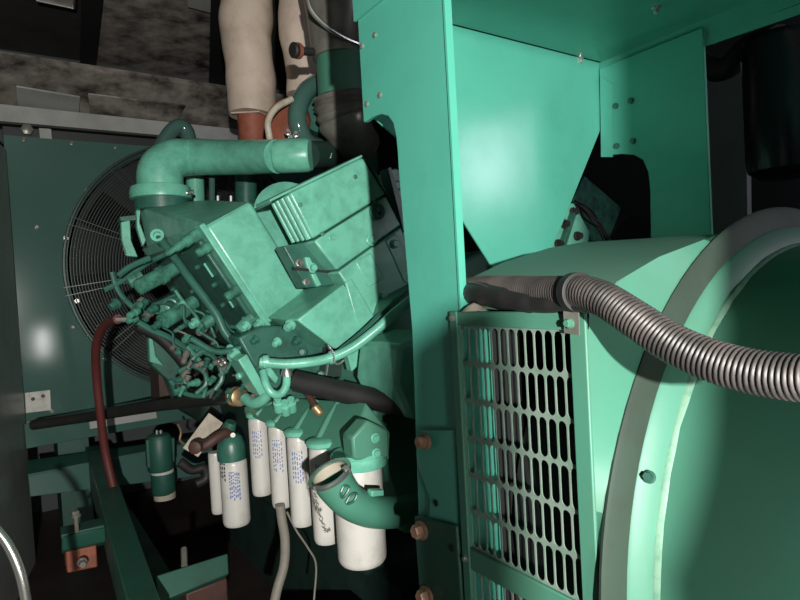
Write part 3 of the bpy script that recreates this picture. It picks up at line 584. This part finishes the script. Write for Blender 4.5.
# ------------------------------------------------------------------ hoses and wires
def hose(name, m, r, pts, label, cat, n=12, seg=6): return tag(MB().tube(catmull(pts, seg), r, n).build(name, m), label, cat)
rh = hose('red_hose', 'redhose', 0.017, [PY(118, 319, 2.3), PY(110, 321, 2.4), PY(101, 330, 2.5), PY(96, 348, 2.6), PY(96.5, 375, 2.7), PY(100, 410, 2.75), PY(105, 450, 2.8), PY(113, 486, 2.8)], 'dull red rubber hose bending down in front of the fan guard', 'hose')
MB().tube([PY(116, 319.5, 2.3), PY(133, 319.5, 2.28)], 0.011, 10).build('metal_tip', 'steel', rh)['label'] = 'bright steel hose tip'
bh = hose('coolant_hose', 'black', 0.024, [PY(33, 425, 3.3), PY(60, 421, 3.2), PY(100, 415, 3.0), PY(156, 406, 2.6), PY(205, 400, 2.2), PY(234, 396, 1.9)], 'long black hose rising from lower left wall to the engine', 'hose')
MB().lathe([(0.028, 0), (0.032, 0.01), (0.032, 0.02), (0.026, 0.025), (0.03, 0.03), (0.03, 0.045), (0.018, 0.05)], PY(233, 396, 1.9), PY(246, 398, 1.82)-PY(233, 396, 1.9), 16).build('hose_coupling', 'brass', bh)['label'] = 'bronze coloured coupling'
MB().tube(catmull([PY(245, 398, 1.82), PY(253, 403, 1.78), PY(262, 400, 1.74), PY(270, 392, 1.72)], 5), 0.018, 12).build('end_fitting', 'eng', bh)
hose('black_hose', 'black', 0.030, [PY(296, 381, 1.50), PY(330, 389, 1.42), PY(365, 397, 1.34), PY(400, 405, 1.26), PY(440, 414, 1.18)], 'thick black hose running above the teal filter casting to the post', 'hose')
hose('drain_hose', 'greyhose', 0.014, [PY(280, 505, 1.62), PY(282, 520, 1.62), PY(285, 540, 1.62), PY(284, 565, 1.62), PY(277, 590, 1.62), PY(272, 615, 1.62)], 'grey drain hose hanging below the slim white filters', 'hose')
hose('thin_wire', 'greyhose', 0.003, [PY(287, 512, 1.6), PY(296, 530, 1.6), PY(308, 548, 1.6), PY(316, 565, 1.6), PY(314, 600, 1.6)], 'thin grey wire dangling right of the grey drain hose', 'wire', 6)
hose('yellow_wire', 'brass', 0.005, [PY(178, 424, 2.6), PY(181, 432, 2.6), PY(180, 440, 2.6), PY(184, 444, 2.6)], 'thin yellowish wire left of the tilted tag plate', 'wire', 6)
hose('black_cable', 'black', 0.02, [PY(180, 462, 2.5), PY(192, 470, 2.5), PY(204, 468, 2.5), PY(206, 478, 2.5), PY(196, 484, 2.5)], 'coiled black cable below the tilted tag plate', 'cable')

# ------------------------------------------------------------------ exhaust and intake above the engine
def jacket(px, w0, w1, ytop, ybot, y, label):
    t = thing('insulated_pipe', PY(px, ybot, y), label, 'pipe', 'beige insulated exhaust pipes')
    top = PY(px-6, ytop, y); bot = PY(px+2, ybot, y); dep = (bot-CAM).dot(_f)
    n = 22; b = MB(); path, rad_ = [], []
    for i in range(n+1):
        k = i/n; p = bot.lerp(top, k); path.append(p+V((0.006*math.sin(k*9), 0, 0)))
        rad_.append((w0+(w1-w0)*k)*0.5*dep/FPX*(1+0.02*math.sin(k*13)+0.015*math.sin(k*31)))
    b.tube(path, rad_, 28)
    for v in b.bm.verts:
        v.co += V((1, 0.4, 0))*0.004*math.sin(v.co.z*22+v.co.x*40)
    b.build('insulation_jacket', 'wrap', t); return t, bot, dep
t, bot, dep = jacket(250, 46, 53, -30, 116, 2.62, 'wider beige insulated exhaust pipe left of the other, near top centre')
MB().lathe([(0.066, -0.14), (0.066, 0.02)], bot, Z_, 24).build('pipe_stub', 'rust', t)['label'] = 'rusty red pipe stub'
MB().tube([bot+V((-.10, -.01, 0)), bot+V((0, -.09, -.004)), bot+V((.1, -.01, 0))], 0.004, 6).build('hem', 'wrap', t)
t, bot2, dep2 = jacket(302, 34, 42, -30, 96, 2.45, 'narrower beige insulated pipe beside the dark metal duct')
# turbocharger
YT = 2.15
tu = thing('turbocharger', PY(300, 150, YT), 'rust red and teal turbocharger beneath the dark intake duct', 'turbocharger')
MB().lathe([(0.088, -0.02), (0.095, -0.01), (0.095, 0.02), (0.08, 0.03)], PY(288, 124, YT), (-0.75, -0.55, 0.1), 32).build('turbine_flange', 'rust', tu)
MB().tube(catmull([PY(322, 80, YT-.02), PY(306, 92, YT-.05), PY(298, 110, YT-.07), PY(299, 128, YT-.07), PY(308, 143, YT-.05), PY(330, 150, YT)], 6), 0.036, 14).build('volute', 'rad', tu)
MB().lathe([(0.075, -0.02), (0.085, 0), (0.085, 0.10), (0.06, 0.12)], PY(322, 122, YT+.05), (-0.4, -0.9, 0.1), 24).build('bearing_housing', 'engd', tu)
MB().tube(catmull([PY(270, 140, YT-.1), PY(268, 122, YT-.1), PY(276, 108, YT-.1), PY(292, 99, YT-.1)], 6), 0.012, 10).build('clamp_ring', 'tag', tu)
cl = MB()
for px, py in ((288, 133), (291, 139), (296, 135)): cl.bolt(PY(px, py, YT-.12), (-.4, -.9, .2), 0.009, 0.02)
cl.build('clamp_bolts', 'steel', tu)
MB().lathe([(0.11, 0), (0.11, 0.05), (0.075, 0.09), (0.06, 0.15)], PY(352, 165, YT), (-0.35, -0.6, 0.3), 28).build('compressor_housing', 'engd', tu)
MB().tube([PY(308, 155, 1.95), PY(330, 154, 2.02), PY(356, 152, 2.1)], 0.05, 20).build('outlet', 'shade_iron', tu)
MB().prism([PY(317, 153, 1.93), PY(332, 153, 1.945), PY(331, 158, 1.945), PY(317, 158, 1.93)], (0, 0.003, 0)).build('name_plate', 'sticker', tu)
# intake duct
du = thing('intake_duct', PY(345, 140, 1.7), 'dark metal air intake duct with wide open top beside the post', 'duct')
YD = 1.95
pts = [PY(336, -14, YD), PY(336, 20, YD), PY(337, 44, YD), PY(338, 57, YD)]
MB().tube(catmull([PY(340, -22, YD), PY(337, 10, YD), PY(336, 36, YD), PY(338, 58, YD)], 5), [0.1525, 0.1492, 0.1424, 0.1345, 0.1266, 0.1198, 0.1141, 0.1096, 0.1062, 0.1028, 0.1006, 0.0983, 0.0972, 0.0960, 0.0949, 0.0949], 32).build('bell', 'dsteel', du)
tor = [PY(306, -8, YD-.1), PY(310, 8, YD-.1), PY(320, 21, YD-.1), PY(336, 33, YD-.1), PY(354, 42, YD-.1), PY(370, 46, YD-.1)]
MB().tube(catmull(tor, 6), 0.009, 10).build('rim', 'steel', du)['label'] = 'bright rolled rim'
MB().tube([PY(341, 54, YD), PY(343, 98, YD)], 0.094, 28).build('silicone_sleeve', 'gen', du)['label'] = 'dark green sleeve'
cpth = [PY(340, 96, YD), PY(341, 101, YD), PY(342, 106, YD), PY(343, 112, YD), PY(345, 119, YD), PY(348, 127, YD), PY(352, 137, YD+.02), PY(358, 146, YD+.05)]
MB().tube(catmull(cpth, 4), [0.1006, 0.1040, 0.1006, 0.0949, 0.0983, 0.1051, 0.0994, 0.0949, 0.0983, 0.1062, 0.1006, 0.0949, 0.0983, 0.1051, 0.1028, 0.0972, 0.1017, 0.1062, 0.1062, 0.1017, 0.0972, 0.0927, 0.0904, 0.0904, 0.0904, 0.0904, 0.0904, 0.0904, 0.0904], 28).build('bellows', 'dsteel', du)
sb = MB().lathe([(0.014, 0), (0.014, 0.05), (0.02, 0.052), (0.02, 0.06), (0.024, 0.062), (0.026, 0.085), (0.02, 0.09)], PY(313, 52, YD-.1), PY(292, 50, YD-.12)-PY(313, 52, YD-.1), 16).build('restriction_gauge', 'black', du)
MB().lathe([(0.0265, 0), (0.0265, 0.012)], PY(299, 51, YD-.115), PY(292, 50, YD-.12)-PY(313, 52, YD-.1), 16).build('gauge_band', 'rust', sb)

# ------------------------------------------------------------------ panel support frame and control box
fr = thing('panel_support_frame', (CX, 0.85, 0.62), 'teal sheet steel stand with perforated posts and tapered gusset plate', 'support frame')
PXL, TH = 0.60, 0.010
Yn, Yf = 0.725, 0.985
arch = [PX(366, 121, PXL), PX(372, 117, PXL), PX(381, 114, PXL), PX(388, 116, PXL), PX(393, 123, PXL), PX(396, 136, PXL), PX(397.5, 152, PXL), PX(398.5, 170, PXL)]
out = [V((PXL, Yn, 1.90)), V((PXL, Yf, 1.90)), V((PXL, Yf, arch[0].z))]+arch+[PX(412, 330, PXL), PX(417, 470, PXL), V((PXL, 0.885, 0.62)), V((PXL, Yn, 0.62))]
lp_ = MB().prism(out, (TH, 0, 0)).build('left_post', 'sheet', fr, 0.0015)
MB().box(PXL, PXL+0.014, Yn-0.003, Yn+0.003, 0.62, 1.90).build('post_flange', 'sheet', fr)
for px, py in ((375, 35), (362, 46), (380, 95), (367, 104)):
    MB().lathe([(0.0055, 0), (0.0055, 0.002), (0.003, 0.003)], PX(px, py, PXL), -X_, 12).build('rivet', 'dsteel', fr)
XR = 1.33
ra = [PX(601, 156, XR), PX(622, 154, XR), PX(634, 155, XR), PX(643, 160, XR), PX(648, 172, XR), PX(650, 190, XR), PX(651, 262, XR)]
ro = [V((XR, 0.71, 1.885)), V((XR, 0.985, 1.885))]+ra+[PX(709, 262, XR)]
ro[-1].y = 0.71
rp_ = MB().prism(ro, (TH, 0, 0)).build('right_post', 'sheet', fr, 0.0015)
MB().prism([PX(600, 76, XR-.004), PX(612, 84, XR-.004), PX(612, 157, XR-.004), PX(601, 157, XR-.004)], (0.004, 0, 0)).build('post_flange', 'sheet', fr)
for px, py in ((616, 106), (631, 101), (617, 146), (633, 141)):
    MB().lathe([(0.0075, 0), (0.0075, 0.004), (0.004, 0.005)], PX(px, py, XR), -X_, 12).build('rivet', 'engd', fr)
YG = 0.99
gq = [PY(360, 4, YG), PY(600, 73, YG), PY(600, 131, YG), PY(562, 225, YG), PY(545, 262, YG), PY(498, 276, YG), PY(453, 205, YG), PY(400, 140, YG), PY(360, 110, YG)]
for p in gq: p.x = max(p.x, PXL+TH); p.z = min(p.z, 1.904) if p.z < 1.87 else 1.904
gus = MB().prism(gq, (0, 0.005, 0)).build('gusset_plate', 'sheet', fr, 0.001)
for px, py in ((510, 268), (540, 262)): MB().bolt(PY(px, py, YG), -Y_, 0.008, 0.02).build('bolt', 'dsteel', fr)
# lower foot of the left post with hex bolts
ft = MB().prism([PX(416, 452, 0.594), PX(421, 430, 0.594), PX(455, 430, 0.594), PX(462, 640, 0.594), PX(428, 640, 0.594), PX(424, 560, 0.594), PX(430, 500, 0.594), PX(419, 470, 0.594)], (0.006, 0, 0)).build('foot_plate', 'sheet', fr, 0.002)
MB().prism([PX(414, 516, 0.586), PX(456, 526, 0.586), PX(464, 640, 0.586), PX(422, 640, 0.586)], (0.008, 0, 0)).build('foot_plate', 'skid', fr, 0.003)
for px, py, r in ((426, 441, .0105), (422, 530, .0125), (427, 595, .0125)): MB().bolt(PX(px, py, 0.585), -X_, r, 0.018).build('hex_bolt', 'bolt', fr)
for px, py in ((436, 503), (452, 548)): MB().lathe([(0.006, 0), (0.006, 0.0015)], PX(px, py, 0.5935 if py < 520 else 0.5855), -X_, 14).build('hole', 'dark', fr)
# control box
cb = thing('control_box', (CX, 0.2, 1.9), 'large teal control cabinet carried overhead by the stand', 'cabinet')
YB0 = -0.55
MB().box(0.594, 1.37, YB0, 0.99, 1.905, 2.35).build('body', 'sheet', cb, 0.003)
MB().box(0.594, 0.599, YB0, 0.99, 1.862, 1.905).build('lip', 'sheet', cb)
MB().box(1.342, 1.372, YB0, 1.0, 1.862, 1.905).build('lip', 'sheet', cb)
MB().prism([PX(610, 70, 1.341), PX(800, 4, 1.341), PX(800, 14, 1.341), PX(612, 78, 1.341)], (0.002, 0, 0)).build('lip_strip', 'sheet', cb)
for px, py in ((449, 18), (580, 57), (656, 7), (714, 38), (684, 55), (604, 83), (795, 8)):
    MB().bolt(PZ(px, py, 1.905), -Z_, 0.007, 0.014).build('screw', 'steel', cb)

# ------------------------------------------------------------------ alternator
al = thing('alternator', (CX, 0.1, 0.45), 'big green cylindrical alternator with slotted side grille in the right foreground', 'alternator')
ZC = 0.92; AX = 1.10
def circ(r, y, n=96, xc=AX): return [V((xc+r*math.cos(2*math.pi*k/n), y, ZC+r*math.sin(2*math.pi*k/n))) for k in range(n)]
def loft(rings, name, m, parent=al, caps=False, smooth=35):
    b = MB(); R_ = [[b.bm.verts.new(p) for p in r] for r in rings]; n = len(R_[0])
    for A, B in zip(R_, R_[1:]):
        for k in range(n): b.bm.faces.new((A[k], A[(k+1) % n], B[(k+1) % n], B[k]))
    if caps: b.bm.faces.new(R_[0]); b.bm.faces.new(R_[-1])
    return b.build(name, m, parent, smooth=smooth)
loft([circ(0.450, -0.62), circ(0.458, -0.60), circ(0.458, 0.432)], 'end_housing', 'gen', caps=True)
loft([circ(0.460, 0.433), circ(0.461, 0.431), circ(0.487, 0.444), circ(0.490, 0.449)], 'flange_ring', 'gen')
loft([circ(0.488, 0.448), circ(0.519, 0.456), circ(0.524, 0.460), circ(0.523, 0.464)], 'groove_band', 'groove')
rng = random.Random(3)
loft([[p+V((0, rng.uniform(-.002, .001), 0)) for p in circ(0.4585, 0.424)], [p+(p-V((AX, p.y, ZC))).normalized()*rng.uniform(0.001, 0.004) for p in circ(0.460, 0.428, 96)], circ(0.462, 0.432)], 'weld_bead', 'bead', smooth=80)
# body frame profile, square with arched top
prof_pts = [(0.594, 0.40), (0.594, 1.303), (0.655, 1.338), (0.75, 1.368), (0.87, 1.392), (0.97, 1.402), (AX, 1.406)]
prof_pts += [(2*AX-x, z) for x, z in prof_pts[:-1][::-1]]
def prof(y, n=96):
    out = []
    for k in range(n):
        a = 2*math.pi*k/n; c, s = math.cos(a), math.sin(a); best = None
        for (xa, za), (xb, zb) in zip(prof_pts, prof_pts[1:]+prof_pts[:1]):
            dx, dz = xb-xa, zb-za; den = c*dz-s*dx
            if abs(den) < 1e-9: continue
            t = ((xa-AX)*dz-(za-ZC)*dx)/den; u = ((xa-AX)*s-(za-ZC)*c)/den
            if t > 0 and -1e-6 <= u <= 1+1e-6 and (best is None or t < best): best = t
        out.append(V((AX+c*best, y, ZC+s*best)))
    return out
loft([circ(0.520, 0.462), prof(0.474)], 'flared_skirt', 'gen')
# roof sheet, far wall and inside of the body
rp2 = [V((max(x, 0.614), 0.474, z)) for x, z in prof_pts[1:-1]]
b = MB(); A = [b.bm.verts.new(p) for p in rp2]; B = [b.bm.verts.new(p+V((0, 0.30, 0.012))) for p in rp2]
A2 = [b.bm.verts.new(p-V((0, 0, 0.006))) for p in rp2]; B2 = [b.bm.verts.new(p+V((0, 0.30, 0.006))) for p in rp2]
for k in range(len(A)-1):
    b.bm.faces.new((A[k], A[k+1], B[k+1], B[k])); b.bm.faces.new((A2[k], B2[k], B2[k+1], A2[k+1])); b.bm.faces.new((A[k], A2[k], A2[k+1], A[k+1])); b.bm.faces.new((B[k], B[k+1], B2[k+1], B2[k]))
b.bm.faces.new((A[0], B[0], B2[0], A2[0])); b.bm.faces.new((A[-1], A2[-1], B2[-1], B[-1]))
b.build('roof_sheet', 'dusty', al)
MB().box(0.615, 0.668, 0.732, 0.742, 0.45, 1.30).build('end_plate', 'sheet', al)
MB().lathe([(0.24, 0), (0.405, 0.01), (0.405, 0.24), (0.24, 0.25)], (AX, 0.485, ZC), Y_, 64).build('stator_core', 'dark', al)
MB().box(0.67, 1.58, 0.742, 0.750, 0.45, 1.30).build('bulkhead', 'dark', al)
for xx in (0.74, 1.40):
    MB().box(xx, xx+0.12, -0.45, 0.30, 0.42, 0.66).build('mounting_foot', 'gen', al, 0.006)
MB().lathe([(0.22, 0), (0.22, 0.27)], (AX, 0.46, ZC), Y_, 32).build('rotor', 'dark', al)
# side grilles: plates with rows of upright slots
def grille(y0, y1, z0, z1, nc, nr_, x=0.598, th=0.0018):
    b = MB(); cw, chh = (y1-y0)/nc, (z1-z0)/nr_; hw, hh = cw*0.425, chh*0.462
    angs = sorted([math.atan2(chh, cw)+0, math.atan2(chh, -cw), math.atan2(-chh, -cw), math.atan2(-chh, cw)]+[math.radians(a) for a in range(-180, 180, 15)])
    st = []
    for a in range(0, 180, 30): st.append((hw*math.cos(math.radians(a)), hh-hw+hw*math.sin(math.radians(a))))
    st.append((-hw, hh-hw))
    for a in range(180, 360, 30): st.append((hw*math.cos(math.radians(a)), -(hh-hw)+hw*math.sin(math.radians(a))))
    st.append((hw, -(hh-hw)))
    n = len(st); rect = []
    for (u, w) in st:
        s = min(cw/2/abs(u) if abs(u) > 1e-9 else 1e9, chh/2/abs(w) if abs(w) > 1e-9 else 1e9); rect.append((u*s, w*s))
    for sx, sz in ((1, 1), (-1, 1), (-1, -1), (1, -1)):
        i = min(range(n), key=lambda k: (rect[k][0]-sx*cw/2)**2+(rect[k][1]-sz*chh/2)**2); rect[i] = (sx*cw/2, sz*chh/2)
    for i in range(nc):
        for j in range(nr_):
            cy, cz = y0+cw*(i+0.5), z0+chh*(j+0.5)
            o_ = [b.bm.verts.new((x, cy+u, cz+w)) for u, w in rect]; f_ = [b.bm.verts.new((x, cy+u, cz+w)) for u, w in st]
            k_ = [b.bm.verts.new((x+th, cy+u, cz+w)) for u, w in st]; ob = [b.bm.verts.new((x+th, cy+u, cz+w)) for u, w in rect]
            for k in range(n):
                l = (k+1) % n
                b.bm.faces.new((o_[k], o_[l], f_[l], f_[k])); b.bm.faces.new((f_[k], f_[l], k_[l], k_[k])); b.bm.faces.new((k_[k], k_[l], ob[l], ob[k]))
    return b.build('grille', 'grate', al)
GY0, GY1 = 0.500, 0.722
g1 = grille(GY0, GY1, 0.925, 1.280, 13, 6)
g2 = grille(GY0, GY1, 0.52, 0.890, 13, 6)
for zz in ((0.890, 0.925), (1.280, 1.303)):
    MB().box(0.592, 0.602, 0.474, 0.738, *zz).build('grille_rail', 'gen', al, 0.002)
for yy in ((0.474, 0.500), (0.722, 0.740)):
    MB().box(0.590, 0.603, yy[0], yy[1], 0.40, 1.303).build('grille_stile', 'gen', al, 0.002)
for y, z in ((0.731, 1.292), (0.731, 0.905), (0.487, 0.905)):
    MB().bolt((0.591, y, z), -X_, 0.0045, 0.006).build('screw', 'steel', al)
for px, py in ((649, 477), (727, 311)):
    d = PY(px, py, 0.437)
    MB().bolt(d, (d-V((AX, 0.60, ZC))), 0.006, 0.012).build('lug', 'skid', al)

# corrugated hose on top of the grille
cpts = [(464, 291, 0.640), (480, 289, 0.632), (505, 289.5, 0.622), (535, 291, 0.608), (565, 292, 0.592), (585, 293, 0.580), (605, 300, 0.572), (635, 319, 0.566), (670, 342, 0.562), (705, 358, 0.560), (745, 370, 0.558), (790, 377, 0.556), (850, 380, 0.552)]
path = catmull([PX(px, py, x) for px, py, x in cpts], 10)
# resample evenly for regular ribs
def resample(P, step):
    out = [P[0]]; acc = 0.0
    for a, b_ in zip(P, P[1:]):
        l = (b_-a).length; d = step-acc
        while d <= l: out.append(a.lerp(b_, d/l)); d += step
        acc = (acc+l) % step if l > 0 else acc
        acc = l-(d-step)
    return out
fine = resample(path, 0.00108); prof4 = [0.0, 0.75, 1.0, 0.9, 0.2]
hz = MB().tube(fine, [0.0186+0.0024*prof4[i % 5] for i in range(len(fine))], 22).build('corrugated_hose', 'hose', smooth=60)
tag(hz, 'thick dusty corrugated conduit lying over the grille and across the alternator', 'hose')
sl = MB().tube(catmull([PX(464, 294, 0.632), PX(480, 293, 0.618), PX(505, 298, 0.604), PX(535, 303, 0.594), PX(565, 303, 0.584), PX(590, 305, 0.574)], 8), [0.018, 0.0185, 0.017, 0.015, 0.013, 0.011, 0.010], 14).build('split_lining', 'black', hz)
sl['label'] = 'smooth black inner lining'
MB().tube(catmull([PX(468, 282, 0.612), PX(480, 284, 0.603), PX(500, 292, 0.598), PX(525, 298, 0.592), PX(560, 299, 0.578)], 8), 0.0012, 6).build('seam', 'hose', hz)
cpl = thing('hose_clamp', PX(577, 300, 0.575), 'dark rubber lined strap clamp holding the corrugated conduit to the grille', 'clamp')
kk = min(range(len(fine)), key=lambda i: (fine[i]-PX(577, 293, 0.586)).length)
tdir = (fine[kk+3]-fine[kk-3]).normalized()
MB().lathe([(0.0222, -0.0075), (0.0245, -0.007), (0.0245, 0.007), (0.0222, 0.0075)], fine[kk], tdir, 32).build('band', 'black', cpl)
MB().prism([PX(563, 304, 0.5765), PX(578, 304, 0.5765), PX(579, 335, 0.588), PX(564, 333, 0.588)], (0.002, 0, 0)).build('tab', 'dsteel', cpl)['label'] = 'grey metal tab'
MB().bolt(PX(570, 323, 0.584), -X_, 0.0052, 0.008).build('bolt', 'gen', cpl)
dust = MB().lathe([(0.001, 0.012), (0.010, 0.008), (0.02, 0.0)], V((0.600, 0.690, 1.3035)), Z_, 14).build('dust_clump', 'tag'); tag(dust, 'little pale dust clump on the grille top near the post', 'dust')

# ------------------------------------------------------------------ behind the stand, right side
kb = MB().prism([PY(585, 176, 1.55), PY(622, 208, 1.55), PY(609, 240, 1.55), PY(580, 262, 1.55), PY(560, 262, 1.55), PY(574, 196, 1.55)], (0, 0.04, 0)).build('cable_bracket', 'mid', eng, 0.004)
kf = MB().prism([PY(546, 262, 1.35), PY(568, 203, 1.35), PY(574, 203, 1.35), PY(590, 232, 1.35), PY(586, 262, 1.35)], (0, 0.05, 0)).build('flange_bracket', 'eng', eng, 0.004)
MB().prism([PY(562, 246, 1.33), PY(574, 212, 1.33), PY(577, 213, 1.33), PY(566, 248, 1.33)], (0, 0.04, 0)).build('rib', 'engd', kf, 0.002)
for px, py in ((564, 224), (558, 244), (577, 236), (573, 212)): MB().bolt(PY(px, py, 1.345), -Y_, 0.012, 0.02).build('bolt', 'black', kf)
for i in range(7):
    pts = [PY(576+random.uniform(-3, 3), 200+random.uniform(0, 6), 1.5), PY(588+random.uniform(-4, 4), 215+random.uniform(-4, 4), 1.48), PY(598+random.uniform(-5, 5), 230+random.uniform(-5, 5), 1.48), PY(612+random.uniform(-5, 5), 246+random.uniform(-6, 8), 1.5)]
    tag(MB().tube(catmull(pts, 5), 0.005, 6).build('wiring_loom', random.choice(['black', 'dsteel', 'engd'])), 'thin tangled cable draped over the grimy bracket plate', 'cable', 'tangled cables on the bracket')
cdt = hose('conduit', 'lgrey', 0.012, [PY(626, 156, 1.9), PY(627, 200, 1.9), PY(631, 262, 1.9), V((PY(631, 262, 1.9).x, 1.9, 0.0))], 'upright grey conduit seen through the right post cut-out', 'conduit')
hose('black_hose', 'black', 0.03, [PY(652, 172, 1.75), PY(643, 196, 1.75), PY(628, 212, 1.78), PY(612, 225, 1.7), PY(600, 250, 1.62)], 'curved black hose crossing the conduit behind the right post', 'hose')
wp = MB().prism([PX(690, 60, 2.2), PX(745, 60, 2.2), PX(748, 250, 2.2), PX(695, 250, 2.2)], (0.03, 0, 0)).build('wall_panel', 'sheetgrey'); tag(wp, 'flat dark grey sheet panel right of the right post', 'panel')
cn = thing('air_cleaner', PX(775, 180, 1.75), 'big black glossy canister hanging at the upper right edge', 'canister')
pc = PX(782, 105, 1.75); z0_, z1_ = PX(782, 178, 1.75).z, PX(782, 36, 1.75).z
blackg = mat('glossy_black_plastic', (0.01, 0.011, 0.012, 1), 0.25)
MB().lathe([(0.06, z0_), (0.085, z0_+0.02), (0.09, z0_+0.05), (0.09, z1_-0.02), (0.08, z1_)], V((pc.x, pc.y, 0)), Z_, 32).build('body', blackg, cn)
MB().prism([PX(740, 62, 1.70), PX(746, 62, 1.70), PX(748, 88, 1.70), PX(743, 88, 1.70)], (0.006, 0, 0)).build('bracket', 'lgrey', cn)
MB().tube([PX(744, 45, 1.72), PX(765, 42, 1.72)], 0.006, 8).build('bolt', 'rust', cn)
hose('black_hose', 'black', 0.035, [PX(700, 62, 1.9), PX(716, 70, 1.9), PX(730, 66, 1.9), PX(745, 50, 1.88), PX(762, 41, 1.82), PX(778, 38, 1.76)], 'drooping black hose beneath the cabinet at upper right', 'hose')
